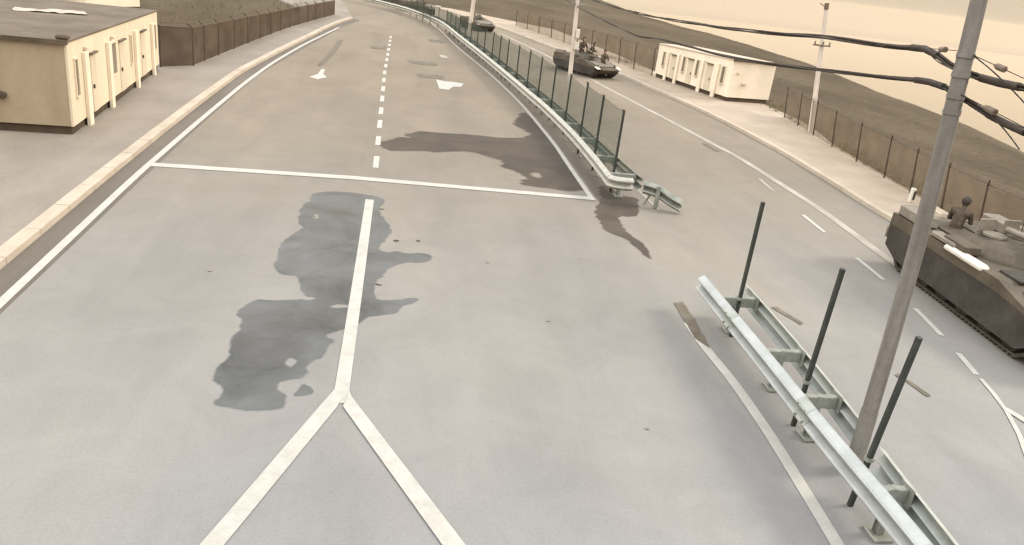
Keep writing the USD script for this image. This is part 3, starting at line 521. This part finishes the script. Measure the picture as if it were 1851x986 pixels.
# ------------------------------------------------------------------ central barrier: guard rails and mesh fence
WB = [(0.0, .31), (.022, .302), (.09, .262), (.105, .235), (.09, .208), (.022, .17), (.012, .155), (.022, .14), (.09, .102), (.105, .075), (.09, .048), (.022, .008), (0, 0)]
def beam(path, side, zt=.76):
    """W profile swept along the path (x, y, z of the top edge)"""
    p = np.asarray(path, float); nrm = normals2(p) * side; n, k = len(p), len(WB); V = []
    for th in (0, -.006):
        for i in range(n):
            for o, zz in WB:
                V.append((p[i, 0] + nrm[i, 0] * (o + th), p[i, 1] + nrm[i, 1] * (o + th), p[i, 2] - .31 + zz))
    V = np.array(V); f = []
    for L in range(2):
        for i in range(n - 1):
            for j in range(k - 1):
                a = L * n * k + i * k + j; b = a + k
                q = [(a, b, b + 1), (a, b + 1, a + 1)]
                f += q if (L == 0) == (side < 0) else [x[::-1] for x in q]
    # close the ends and the rims
    def rim(r0, r1):
        for (a, b) in zip(r0[:-1], r0[1:]):
            pass
    N = n * k
    for i in range(n - 1):
        for j in (0, k - 1):
            a, b = i * k + j, (i + 1) * k + j; f += [(a, b, b + N), (a, b + N, a + N)]
    for i in (0, n - 1):
        for j in range(k - 1):
            a = i * k + j; f += [(a, a + 1, a + 1 + N), (a, a + 1 + N, a + N)]
    return V, np.array(f)
WB = [(o * 1.15, (zz - .31) * 1.22 + .31) for o, zz in WB]
def z_(p, z=.76): p = np.asarray(p, float); return np.c_[p[:, :2], np.full(len(p), z)]
def rail_post(t, p, xl, xr, h=.7, foot=True):
    """one C-section post with arms to both beams"""
    m = MB().box((p[0], p[1], h / 2 - .1), (.06, .11, h + .2)).box((p[0] - .035, p[1] + .05, h / 2 - .1), (.05, .012, h + .2)).box((p[0] - .035, p[1] - .05, h / 2 - .1), (.05, .012, h + .2))
    if foot: m.rbox((p[0], p[1], .02), (.26, .3, .05), .012)
    q = obj('post', m.mesh(), 'galv_dull', t)
    for x in (xl, xr):
        if x is None: continue
        sgn = 1 if x > p[0] else -1; L = abs(x - p[0]) - .03
        obj('spacer', MB().rbox((p[0] + sgn * (L / 2 + .02), p[1], h - .1), (L, .1, .2), .015).box((x - sgn * .012, p[1], h - .1), (.012, .26, .26)).mesh(), 'galv_dull', q)
NEAR_L = spline([(5.86, 2.6), (5.93, 4.5), (6.0, 6.47), (6.03, 7.96), (6.12, 10.0), (6.24, 13.4)], 40)
NEAR_R1 = spline([(6.58, 8.3), (6.72, 9.6), (6.84, 10.9), (6.98, 13.2)], 20)
NEAR_R0 = spline([(6.12, 3.0), (6.2, 5.0), (6.34, 6.4), (6.50, 7.72)], 20)
gr = thing('guard_rail', 'near stretch of bright steel double guard rail beside the tall utility pole', 'guard rail')
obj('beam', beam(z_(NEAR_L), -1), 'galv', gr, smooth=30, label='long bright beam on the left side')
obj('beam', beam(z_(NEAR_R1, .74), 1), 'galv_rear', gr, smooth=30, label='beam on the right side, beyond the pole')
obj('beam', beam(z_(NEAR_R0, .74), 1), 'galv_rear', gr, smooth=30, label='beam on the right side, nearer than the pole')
for a_, b_ in ((11.55, 11.9), (8.55, 8.9), (5.55, 5.9)):
    yy_ = np.linspace(a_, b_, 4); c = np.c_[np.interp(yy_, NEAR_L[:, 1], NEAR_L[:, 0]) - .006, yy_]
    sp = obj('splice', beam(z_(c, .763), -1), 'galv_rear', gr, smooth=30)
    m = MB()
    for yb in (a_ + .07, b_ - .07):
        for zb in (.68, .5): m.cyl((c[0, 0] - .09, yb, zb), (c[0, 0] - .125, yb, zb), .018, 8)
    obj('bolts', m.mesh(), 'galv_dull', sp)
for y in (12.5, 10.4, 9.0, 6.9, 4.9, 3.2):
    xl = np.interp(y, NEAR_L[:, 1], NEAR_L[:, 0]); RR = NEAR_R1 if y > 8.2 else NEAR_R0; xr = np.interp(y, RR[:, 1], RR[:, 0])
    rail_post(gr, ((xl + xr) / 2, y), xl, xr, .72)
FAR_L = spline([(6.27, 20.9), (6.36, 23.5), (6.4, 26.4), (6.3, 31), (6.08, 35), (5.33, 47), (4.5, 58), (3.75, 68), (1.05, 79.85), (-1.17, 85.2), (-5, 92)], 90)
FAR_R = spline([(7.12, 20.9), (7.05, 23), (7.0, 26), (6.85, 31), (6.6, 35.5), (5.85, 47.5), (5.0, 58.5), (4.2, 68.6), (1.55, 80.5), (-.7, 86)], 80)
gr2 = thing('guard_rail', 'long far stretch of steel guard rail under the dark mesh fence', 'guard rail')
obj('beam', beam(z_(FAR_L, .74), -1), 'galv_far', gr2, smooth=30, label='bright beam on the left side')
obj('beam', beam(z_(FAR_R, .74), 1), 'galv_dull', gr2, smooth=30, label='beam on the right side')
a = np.linspace(0, np.pi * .62, 10); c0 = (FAR_L[0, :2] + FAR_R[0, :2]) / 2; rad = (FAR_R[0, 0] - FAR_L[0, 0]) / 2
term = np.c_[c0[0] - rad * np.cos(a), c0[1] - .005 - rad * .55 * np.sin(a)]
obj('end_terminal', beam(z_(term, .74), 1), 'galv_far', gr2, smooth=30, label='rounded end piece joining both beams')
for y in np.r_[21.3, np.arange(23.4, 66, 2.5)]:
    xl = np.interp(y, FAR_L[:70, 1], FAR_L[:70, 0]); xr = np.interp(y, FAR_R[:70, 1], FAR_R[:70, 0])
    rail_post(gr2, ((xl + xr) / 2, y), xl, xr, .7, y < 30)
t = thing('barrier_post', 'short post with a bent grey beam at the broken end of the far rail', 'post', (7.55, 20.35, 0))
obj('upright', MB().rbox((0, 0, .33), (.1, .12, .66), .015).mesh(), 'galv_dull', t)
obj('bent_beam', beam(spline([(-.35, .3, .7), (.0, .12, .66), (.35, -.12, .5), (.62, -.42, .42)], 14), 1), 'galv_dull', t, smooth=30)
obj('brace', MB().tube([(-.25, .3, .0), (-.1, .15, .5)], .03, 6).mesh(), 'galv_dull', t)

FAR_P = [(6.61,21.71,2.45),(6.62,24.17,2.45),(6.6,26.4,2.5),(6.7,29.6,2.32),(6.62,32.3,2.3),(6.5,35.0,2.27),(6.38,37.6,2.24),(6.22,40.2,2.16),(6.0,42.7,2.16),(5.87,45.2,2.11),(5.73,47.6,2.06),(5.5,50.1,2.0),(5.27,52.6,1.95),(5.05,55.1,1.9),(4.85,57.6,1.85),(4.62,60.1,1.8),(4.45,62.6,1.78),(4.25,65.1,1.75),(4.05,67.6,1.72),(3.5,70.2,1.7),(2.9,72.7,1.68),(2.3,75.2,1.66),(1.75,77.7,1.65),(1.2,80.2,1.63)]
mf = thing('mesh_fence', 'dark green mesh fence rising from the far guard rail between the carriageways', 'fence', (6.61, 21.71, 0)); o = np.array([6.61, 21.71, 0])
for i, (x, y, h) in enumerate(FAR_P):
    b = np.array([x, y, 0]) - o; tp = b + [-.07, .02, h]
    obj('post', MB().box(((b + tp) / 2)[:3], (.06, .06, h)).box(tp + [0, 0, .005], (.075, .075, .02)).mesh(), 'post', mf)
for i in range(len(FAR_P) - 1):
    a_, b_ = np.array(FAR_P[i]), np.array(FAR_P[i + 1]); h = min(a_[2], b_[2])
    wire_rows((a_[0] - o[0] - .04, a_[1] - o[1], 0), (b_[0] - o[0] - .04, b_[1] - o[1], 0), .35, h - .05, 40, 9, .0028, mf, 'wire_green', 'mesh_panel')
for i, (b, tp, lab) in enumerate([((6.5, 12.27, 0), (6.48, 12.26, 2.62), 'bare dark fence post at the far end of the near guard rail'), ((6.28, 9.3, 0), (6.3, 9.25, 2.58), 'bare dark fence post halfway along the near guard rail'),
                                  ((6.15, 7.45, 0), (6.23, 7.36, 2.48), 'bare dark fence post just in front of the tall utility pole'), ((6.4, 4.3, 0), (6.55, 4.12, 2.45), 'bare dark fence post cut off at the bottom right corner')]):
    b, tp = np.array(b), np.array(tp); t = thing('fence_post', lab, 'fence post', b, group='bare fence posts in the near guard rail')
    m = MB(); d_ = tp - b; hL = np.linalg.norm(d_)
    v = trimesh.creation.box((.058, .058, hL)).vertices.copy(); v[:, 2] += hL / 2; v[:, 0] += v[:, 2] / hL * d_[0]; v[:, 1] += v[:, 2] / hL * d_[1]
    obj('shaft', m.add(v, trimesh.creation.box((1, 1, 1)).faces).mesh(), 'post', t)
    obj('cap', MB().rbox((d_[0], d_[1], hL + .012), (.07, .07, .03), .01).mesh(), 'post', t)
    obj('clamp', MB().box((d_[0] * .3, d_[1] * .3, hL * .3), (.09, .09, .05)).mesh(), 'galv_dull', t)

# ------------------------------------------------------------------ poles and cables
bp = thing('utility_pole', 'tall grey-brown utility pole carrying thick cables beside the near guard rail', 'pole', (6.62, 8.2, 0))
k = np.linspace(0, 1, 22)[:, None]; PT = np.array([-.29, .225, 7.1]); bow = np.array([.05, -.035, 0]) * np.sin(np.pi * k)
PTS = PT * k + bow
obj('shaft', MB().tube(PTS, .106 - .02 * k.ravel(), 20).mesh(), 'pole_wood', bp, smooth=40)
obj('sleeve', MB().tube(PTS[:4] * [1, 1, 1] + [0, 0, -.05], [.113, .113, .112, .110], 20).mesh(), 'pole_wood', bp, smooth=40)
def ring(z, r=.135, h=.05):
    c = PT * (z / 7.1); c[:2] += np.array([.05, -.035]) * math.sin(math.pi * z / 7.1); return MB().cyl(c - [0, 0, h / 2], c + [0, 0, h / 2], r, 20).rbox(c + [.1, .02, 0], (.06, .05, .06), .01)
for zc in (5.4, 5.16, 4.98, 5.62): obj('band', ring(zc, .1).mesh(), 'pole_wood', bp)
def cable(name, label, pts, r, n=90, strands=3, bundle=.028, seed=0, clamps=()):
    t = thing(name, label, 'cable', pts[0]); p = spline(pts, n) - np.array(pts[0]); rg = np.random.default_rng(seed)
    for j in range(strands):
        ph = 2 * np.pi * j / strands; s = np.linspace(0, 1, n) * (26 + 3 * j) + ph
        off = np.c_[np.cos(s) * bundle, np.zeros(n), np.sin(s) * bundle] * (1 + .25 * rg.normal(size=1))
        obj('strand', MB().tube(p + off, r, 6).mesh(), 'cable', t, smooth=50)
    for c in clamps:
        d_ = np.linalg.norm(p - (np.array(c) - np.array(pts[0])), axis=1); i = int(d_.argmin())
        obj('clamp', MB().tube([p[max(i - 1, 0)], p[i], p[min(i + 1, n - 1)]], bundle + r * 1.3, 12).mesh(), 'cable', t, smooth=50)
    return t
UP = [(10.1, 49.3, 4.9), (9.38, 39.5, 4.76), (8.37, 28.2, 4.86), (7.55, 19.02, 5.13), (7.2, 15.16, 5.3), (6.96, 12.48, 5.46), (6.75, 10.15, 5.55), (6.69, 9.48, 5.59), (6.62, 8.7, 5.445), (6.55, 7.93, 5.40), (6.51, 7.46, 5.41), (6.3, 5.0, 5.5), (5.6, -3, 5.9)]
LO = [(10.12, 49.3, 4.27), (8.92, 34.42, 4.11), (8.31, 27.54, 4.14), (8.02, 24.29, 4.33), (7.33, 16.54, 4.64), (6.97, 12.57, 4.93), (6.76, 10.2, 5.13), (6.65, 9.02, 5.22), (6.6, 8.4, 5.14), (6.54, 7.78, 5.04), (6.49, 7.23, 4.99), (6.3, 5.0, 4.9), (5.6, -3, 5.2)]
cable('cable', 'upper thick black cable bundle running past the tall pole', UP, .018, 160, 3, .021, 1, [(6.69, 9.48, 5.59), (6.53, 7.7, 5.4), (8.37, 28.2, 4.86)])
cable('cable', 'lower thick black cable bundle running past the tall pole', LO, .017, 160, 3, .019, 2, [(6.65, 9.02, 5.22), (6.52, 7.57, 5.02)])
def strain(label, a, b, drop):
    t = thing('strain_wire', label, 'wire', a); a, b = np.array(a), np.array(b); m = (a + b) / 2
    obj('wire', MB().tube([a - a, b - a], .005, 5).mesh(), 'cable', t)
    obj('insulator', MB().cyl(m - a - (b - a) * .06, m - a + (b - a) * .06, .035, 10).cyl(m - a - (b - a) * .1, m - a - (b - a) * .07, .022, 8).mesh(), 'insulator', t)
    if drop:
        c = spline([a - a, (m - a) + [.02, 0, -drop], b - a + [0, 0, -.22]], 16); obj('jumper', MB().tube(c, .008, 5).mesh(), 'cable', t)
strain('thin strain wire with a dark insulator left of the tall pole', (6.69, 9.48, 5.6), (6.44, 8.45, 5.66), .16)
strain('thin strain wire with an insulator right of the tall pole, upper', (6.44, 8.28, 5.64), (6.5, 7.35, 5.48), .1)
strain('thin strain wire with an insulator right of the tall pole, lower', (6.44, 8.28, 5.2), (6.49, 7.2, 5.03), .06)

p2, d2 = lamp_post('utility_pole', 'slender pale concrete pole with small crossarm on the right pavement', (19.86, 34.68, .1), (19.24, 35.02, 5.78), .13, .085, 'pole_pale', cat='pole')
dd_ = d2 / np.linalg.norm(d2)
obj('cap', MB().tube([dd_ * 5.62, dd_ * 5.9], .1, 12).mesh(), 'insulator', p2)
c = dd_ * 4.05
obj('crossarm', MB().rbox(c + [-.05, -.1, 0], (.85, .07, .07), .01).mesh(), 'insulator', p2)
for sx in (-.4, .0, .32): obj('insulator', MB().cyl(c + [sx, -.1, .03], c + [sx, -.1, .17], .035, 8).mesh(), 'insulator', p2)
obj('stub', MB().tube([dd_ * 5.7 + [-.0, 0, 0], dd_ * 5.74 + [-.35, .0, .12]], .018, 5).mesh(), 'insulator', p2)
p1, d1 = lamp_post('utility_pole', 'pale pole with white junction box beside the crewed armoured vehicle', (9.88, 44.2, 0), (9.66, 44.24, 5.6), .125, .1, 'pole_pale', cat='pole')
obj('junction_box', MB().rbox((.07, -.11, 2.75), (.2, .16, .5), .03).mesh(), 'pale_white', p1)
obj('junction_box', MB().rbox((.08, -.11, 2.1), (.26, .16, .42), .03).mesh(), 'pale_white', p1)
obj('crossarm', MB().rbox((-.12, 0, 4.95), (1.0, .08, .08), .01).rbox((-.12, 0, 4.3), (.8, .08, .08), .01).mesh(), 'galv_dull', p1)
p0, d0 = lamp_post('utility_pole', 'farthest pale pole standing in the mesh fence beyond the bend', (5.7, 64.6, 0), (5.95, 64.55, 5.5), .17, .14, 'pole_pale', cat='pole')
obj('crossarm', MB().rbox((.22, 0, 4.9), (1.0, .08, .08), .01).mesh(), 'galv_dull', p0)

# marker post and block on the right pavement
t = thing('marker_post', 'short white marker post with dark front on the right pavement edge', 'post', (17.3, 22.9, .12))
obj('post', MB().rbox((0, 0, .24), (.15, .14, .5), .02).mesh(), 'pale_white', t)
obj('dark_plate', MB().box((.03, -.076, .26), (.08, .012, .3)).mesh(), 'skirt', t)
tag = obj('concrete_block', MB().rbox((17.2, 21.5, .24), (.34, 1.3, .26), .03, rotz(-.12)).mesh(), 'kerb', label='low pale concrete block lying behind the marker post', category='block')

# dry grass at the foot of the right fence and on the field's crest
gv, gf, n = [], [], 0
rg = np.random.default_rng(11)
def tuft(x, y, z, hgt, cnt):
    global n
    for _ in range(cnt):
        a = rg.uniform(0, 2 * np.pi); h = hgt * rg.uniform(.5, 1.1); l = np.array([math.cos(a), math.sin(a), 0]); s = np.array([-l[1], l[0], 0]) * .012
        b = np.array([x, y, z]) + l * rg.uniform(0, .08); gv.extend([b - s, b + s, b + l * h * .45 + [0, 0, h]]); gf.append((n, n + 1, n + 2)); n += 3
for _ in range(900):
    y = rg.uniform(8, 60); x = np.interp(y, [8, 15, 20, 26.4, 33, 38.5, 50, 57, 62], [17.0, 17.3, 17.65, 18.5, 19.5, 20.4, 21.5, 16.6, 15.6]) + abs(rg.normal()) * .7 + .1
    tuft(x, y, .06, rg.uniform(.12, .4), 7)
for _ in range(900):
    y = rg.uniform(22, 110); x = crest_x(y) - abs(rg.normal()) * 7 + .8
    if x < np.interp(y, [20, 26, 33, 38, 38.5, 52, 52.5, 60, 110], [18.4, 19.2, 20.3, 21, 23.4, 23.4, 18.5, 17.8, 16]): continue
    tuft(x, y, .12, rg.uniform(.1, .32), 6)
for _ in range(600):
    y = rg.uniform(38, 110); x = -8.8 - abs(rg.normal()) * 12
    tuft(x, y, .0, rg.uniform(.2, .6), 6)
obj('grass', (np.array(gv), np.array(gf)), 'grass', kind='stuff', label='dry grass along the right fence and the crest of the field', category='grass')

# ------------------------------------------------------------------ people: half out of their hatches
def person(label, loc, rz, pose, sc=1.0):
    t = thing('person', label, 'person', loc, rz, scale=sc)
    def cap(a, b, r0, r1): return Manifold.batch_hull([Manifold.sphere(r0, 14).translate(a), Manifold.sphere(r1, 14).translate(b)])
    P = dict(pelvis=(0, 0, .0), waist=(0, .0, .18), chest=(0, .02 + pose.get('lean', 0) * .6, .42), neck=(0, .02 + pose.get('lean', 0), .6), head=(0, .05 + pose.get('lean', 0) * 1.2, .76))
    c = np.array(P['chest']); parts = [cap(P['pelvis'], P['waist'], .17, .16), cap(P['waist'], P['chest'], .16, .17), cap(tuple(c + [-.13, 0, .05]), tuple(c + [.13, 0, .05]), .115, .115), cap(tuple(c), P['neck'], .13, .06), cap(P['neck'], P['head'], .058, .06)]
    hands = []
    for sd in (-1, 1):
        sh = c + [sd * .21, 0, .09]; el = c + [sd * (.27 + pose.get('out', 0)), pose.get('el', .08), -.16]; ha = c + [sd * (.16 + pose.get('out', 0)), pose.get('ha', .3), -.2 + pose.get('hz', 0)]
        parts += [cap(tuple(sh), tuple(el), .075, .055), cap(tuple(el), tuple(ha), .055, .038)]; hands.append((sd, el, ha))
    body = Manifold.batch_boolean(parts, m3.OpType.Add).refine_to_length(.035); g = body.to_mesh()
    tm = trimesh.Trimesh(np.array(g.vert_properties)[:, :3], np.array(g.tri_verts), process=True); trimesh.smoothing.filter_taubin(tm, iterations=8)
    obj('body', tm, 'dark_cloth', t, smooth=50)
    h = np.array(P['head']); head = Manifold.sphere(.1, 24).scale((.86, 1.0, 1.18)).translate(tuple(h)) + Manifold.batch_hull([Manifold.sphere(.012, 8).translate(tuple(h + [0, .105, -.01])), Manifold.sphere(.008, 8).translate(tuple(h + [0, .095, .04]))])
    head = head + Manifold.sphere(.05, 12).scale((1, .9, .6)).translate(tuple(h + [0, .05, -.085]))
    for sd in (-1, 1): head = head + Manifold.sphere(.03, 10).scale((.4, .8, 1.1)).translate(tuple(h + [sd * .088, -.005, 0]))
    hd = obj('head', MB().man(head).mesh(), 'skin', t, smooth=50)
    m = MB()
    for sd in (-1, 1): m.man(Manifold.sphere(.011, 8).translate(tuple(h + [sd * .034, .088, .02])))
    obj('eyes', m.mesh(), 'helmet', hd); obj('mouth', MB().box(h + [0, .094, -.055], (.045, .012, .008)).mesh(), 'dark_base', hd)
    hel = Manifold.sphere(.122, 24).scale((.95, 1.02, 1.1)).translate(tuple(h + [0, -.008, .03])) - Manifold.cube((.4, .3, .24), True).translate(tuple(h + [0, .17, -.06])) - Manifold.cube((.5, .5, .1), True).translate(tuple(h + [0, 0, -.14]))
    obj('helmet', MB().man(hel).mesh(), 'helmet', t, smooth=40)
    for sd, el, ha in hands:
        u = ha - el; u /= np.linalg.norm(u); side = np.cross(u, [0, 0, 1]); side /= np.linalg.norm(side); dn = np.cross(side, u)
        hm = cap(tuple(ha), tuple(ha + u * .075), .032, .034)
        for j, ln in enumerate((.062, .075, .07, .055)):
            b = ha + u * .085 + side * (j - 1.5) * .019; k1 = b + u * ln * .6 - dn * .012 * np.sign(dn[2] + .01); k2 = k1 + u * ln * .4 - np.array([0, 0, .022]); hm = hm + cap(tuple(b), tuple(k1), .0095, .009) + cap(tuple(k1), tuple(k2), .009, .0075)
        b = ha + u * .02 - side * sd * .0 + side * (-.036 if sd > 0 else .036); hm = hm + cap(tuple(b), tuple(b + u * .05 + side * (-.022 if sd > 0 else .022)), .012, .009)
        obj('hand', MB().man(hm).mesh(), 'skin', t, smooth=50)
    return t

# ------------------------------------------------------------------ tracked armoured vehicles (local +y is the front)
def vehicle(label, loc, rz, sc, turret_rz=0.0, detail=True, tarp=False, mat='armour', box=True, ty=-.1, st=1.0):
    t = thing('armoured_vehicle', label, 'armoured vehicle', loc, rz, scale=sc)
    def prof(pts, x0, x1):
        cs = CrossSection([np.array(pts, float)], m3.FillRule.Positive); m = cs.extrude(x1 - x0)      # extruded along z, then turned: profile (y, z)
        g = m.to_mesh(); v = np.array(g.vert_properties)[:, :3]; return np.c_[v[:, 2] + x0, v[:, 0], v[:, 1]], np.array(g.tri_verts)
    hull = MB()
    hull.add(*prof([(-3.25, 1.0), (-3.1, .5), (2.6, .42), (3.35, .86), (3.3, .98), (1.35, 1.42), (-3.2, 1.42)], -1.02, 1.02))
    hull.add(*prof([(-3.3, 1.02), (3.1, 1.0), (1.2, 1.5), (-3.28, 1.56)], -1.5, 1.5))
    h = obj('hull', hull.mesh(), mat, t)
    obj('glacis_plate', MB().rbox((0, 2.2, 1.285), (2.3, 1.3, .05), .015, rotx(-.235)).mesh(), 'armour_grey', h, label='plate on the sloped front, its pale tone painting in caught light')  # pale tone paints in the light caught by the upper glacis
    obj('deck_hatch', MB().rbox((-.45, -2.1, 1.575), (.8, 1.5, .05), .015).rbox((.45, -2.1, 1.575), (.8, 1.5, .05), .015).mesh(), mat, h)
    obj('grille', MB().rbox((.75, 1.0, 1.53), (.7, .7, .06), .01).mesh(), 'skirt', h)
    for sx in (-1, 1):
        out = [(2.95, .78), (2.72, .95), (-2.75, .95), (-3.02, .8), (-2.98, .5), (-2.55, .06), (2.35, .06), (2.9, .5)]
        inn = [(y * .965, .5 + (z - .5) * .86) for y, z in out]
        ring_ = CrossSection([np.array(out, float)[::-1]], m3.FillRule.NonZero) - CrossSection([np.array(inn, float)[::-1]], m3.FillRule.NonZero)
        g = ring_.extrude(.36).to_mesh(); v = np.array(g.vert_properties)[:, :3]; x0 = 1.08 if sx > 0 else -1.44
        tr = obj('track', (np.c_[v[:, 2] + x0, v[:, 0], v[:, 1]], np.array(g.tri_verts)), 'track', t)
        m = MB()
        for yy in np.arange(-2.4, 2.4, .15): m.box((x0 + .18, yy, .03), (.36, .07, .05))
        obj('track_pads', m.mesh(), 'track', tr)
        for i, yy in enumerate(np.linspace(-2.2, 2.0, 6)):
            wl = obj('road_wheel', MB().cyl((x0 + .05, yy, .39), (x0 + .31, yy, .39), .32, 20).mesh(), 'skirt', t)
            obj('hub', MB().cyl((x0 + (.3 if sx > 0 else -.02), yy, .39), (x0 + (.38 if sx > 0 else .06), yy, .39), .12, 12).mesh(), mat, wl)
        for yy in (2.55, -2.62): obj('sprocket', MB().cyl((x0 + .05, yy, .6), (x0 + .31, yy, .6), .27, 14).mesh(), 'track', t)
        xs = 1.515 * sx
        obj('side_skirt', MB().add(*prof([(2.98, .72), (2.8, 1.0), (1.7, 1.0 + (st - 1) * .8), (1.0, st), (-3.2, st), (-3.2, .55), (-2.6, .3), (2.3, .27)], min(xs, xs - .05 * sx), max(xs, xs - .05 * sx))).mesh(), 'skirt', t)
        obj('fender', MB().rbox((1.3 * sx, 3.0, 1.02), (.46, .5, .05), .015, rotx(-.35)).mesh(), 'pale_white' if tarp == 'glacis' else 'armour_grey', t)  # white fender variant paints in light caught on the nose
        obj('mud_flap', MB().rbox((1.3 * sx, -3.3, .92), (.46, .06, .34), .015).mesh(), 'armour_grey', t)
        hl = obj('headlight', MB().cyl((1.05 * sx, 2.72, 1.22), (1.05 * sx, 2.92, 1.2), .09, 14).mesh(), mat, t)
        obj('lens', MB().cyl((1.05 * sx, 2.915, 1.2), (1.05 * sx, 2.93, 1.2), .075, 14).mesh(), 'lamp', hl)
        if box:
            obj('stowage_box', MB().rbox((1.2 * sx, -2.6, 1.72), (.5, 1.1, .32), .03).mesh(), 'armour_grey', t)
            obj('stowage_box', MB().rbox((1.25 * sx, -.6, 1.66), (.42, .9, .24), .03).mesh(), mat, t)
    if tarp == 'side':
        obj('side_panel', MB().rbox((1.42, -.1, 1.5), (.26, 1.5, .2), .07).mesh(), 'pale_white', t, label='bright white bundle along the fender')
        obj('side_panel', MB().rbox((1.35, -1.0, 1.62), (.3, 1.0, .16), .04).mesh(), 'armour_grey', t)
    # turret
    R3 = rotz(turret_rz); tc = np.array([0, ty, 1.5])
    tu = MB(); prof_ = [(0, 0), (1.02, 0), (1.0, .1), (.78, .38), (.6, .44), (0, .44)]
    tu.man(CrossSection([np.array(prof_, float)], m3.FillRule.NonZero).revolve(32), tc)
    tu.rbox(tc + R3 @ np.array([0, .8, .22]), (.5, .4, .26), .05, R3)
    tr = obj('turret', tu.mesh(), mat, t, smooth=30)
    a, b = tc + R3 @ np.array([0, .9, .25]), tc + R3 @ np.array([0, 3.05, .36])
    obj('gun_barrel', MB().tube([a, a + (b - a) * .3, a + (b - a) * .3, b - (b - a) * .08, b - (b - a) * .08, b], [.07, .065, .045, .04, .055, .055], 12).mesh(), mat, tr)
    for hx, hy in ((-.38, -.2), (.36, -.2)):
        q_ = tc + R3 @ np.array([hx, hy, .45]); obj('hatch', MB().cyl(q_, q_ + [0, 0, .06], .27, 18).rbox(q_ + R3 @ np.array([0, -.32, .18]), (.5, .05, .4), .02, R3).mesh(), 'armour_grey', tr)
    obj('sight', MB().rbox(tc + R3 @ np.array([-.25, .35, .52]), (.22, .24, .18), .03, R3).mesh(), mat, tr)
    obj('launcher', MB().cyl(tc + R3 @ np.array([.05, -.2, .66]), tc + R3 @ np.array([.05, .75, .68]), .09, 12).mesh(), 'armour_grey', tr)
    obj('aerial', MB().tube([tc + [-.55, -.5, .4], tc + [-.6, -.65, 1.9]], [.014, .006], 5).mesh(), 'track', tr)
    return t
def local(loc, rz, sc, p): v = rotz(rz) @ (np.array(p) * sc) + np.array(loc); return tuple(v)
# nearest vehicle, driving towards the camera at the right edge (its +y front turned to -y)
L1_, r1_, s1_ = (13.70, 13.95, .004), math.pi + math.atan2(-.1, 1), np.array([.9, .97, .82])
vehicle('nearest armoured vehicle, cut off by the right edge behind the tall pole', L1_, r1_, s1_, .15, True, 'side', 'armour', True, -.6, 1.2)
person('crouching crew member in dark clothes on the nearest vehicle turret', local(L1_, r1_, s1_, (.3, -2.3, 1.5)), r1_ + 2.3, dict(lean=.12, ha=.32), .92)
# crewed vehicle coming down the right carriageway
L2_, r2_, s2_ = (11.95, 49.2, .004), math.pi + .5, .66
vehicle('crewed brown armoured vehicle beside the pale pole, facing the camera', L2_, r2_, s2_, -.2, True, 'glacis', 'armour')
person('person in dark clothes sitting on the turret next to the pale pole', local(L2_, r2_, s2_, (.4, -.55, 2.0)), r2_, dict(lean=.05, ha=.3, out=.05), 1.0)
person('person leaning forward between the two others on the crewed vehicle', local(L2_, r2_, s2_, (-.36, -.1, 1.86)), r2_ + .6, dict(lean=.16, ha=.34), .85)
person('person in dark clothes at the front of the crewed vehicle, driver seat', local(L2_, r2_, s2_, (-.35, 1.9, 1.3)), r2_, dict(lean=.0, ha=.28, out=.04), .95)
# three more of the column, far up the road
vehicle('dark armoured vehicle far up the road behind the farthest pole', (7.15, 73.2, .004), math.pi + .35, .6, 0, True, False, 'armour', False)
vehicle('armoured vehicle near the top edge, first of two beyond the bend', (2.3, 86.4, .004), math.pi + .9, .62, 0, True, False, 'armour', False)
vehicle('most distant armoured vehicle, cut off at the top edge of the road', (-.8, 93.5, .004), math.pi + 1.0, .62, 0, True, False, 'armour', False)
t = thing('marker_post', 'pale squat post beside the far vehicles past the bend', 'post', (3.95, 83.0, 0)); obj('post', MB().rbox((0, 0, .5), (.5, .5, 1.0), .05).mesh(), 'pole_pale', t); obj('cap', MB().rbox((0, 0, 1.02), (.58, .58, .08), .02).mesh(), 'pale_white', t)

# ------------------------------------------------------------------ the air
HAZE = 0.00018
usdkit.material(stage, '/World/Looks/haze_air', {'v': ('principled_volume', {'color': (0.8, 0.66, 0.49), 'density': HAZE, 'anisotropy': 0.3})}, [], volume='v.volume')
obj('haze', MB().box((850, 450, -26), (3600, 4000, 72)).mesh(), UsdShade.Material.Get(stage, '/World/Looks/haze_air'), kind='stuff', label='thin warm morning haze')
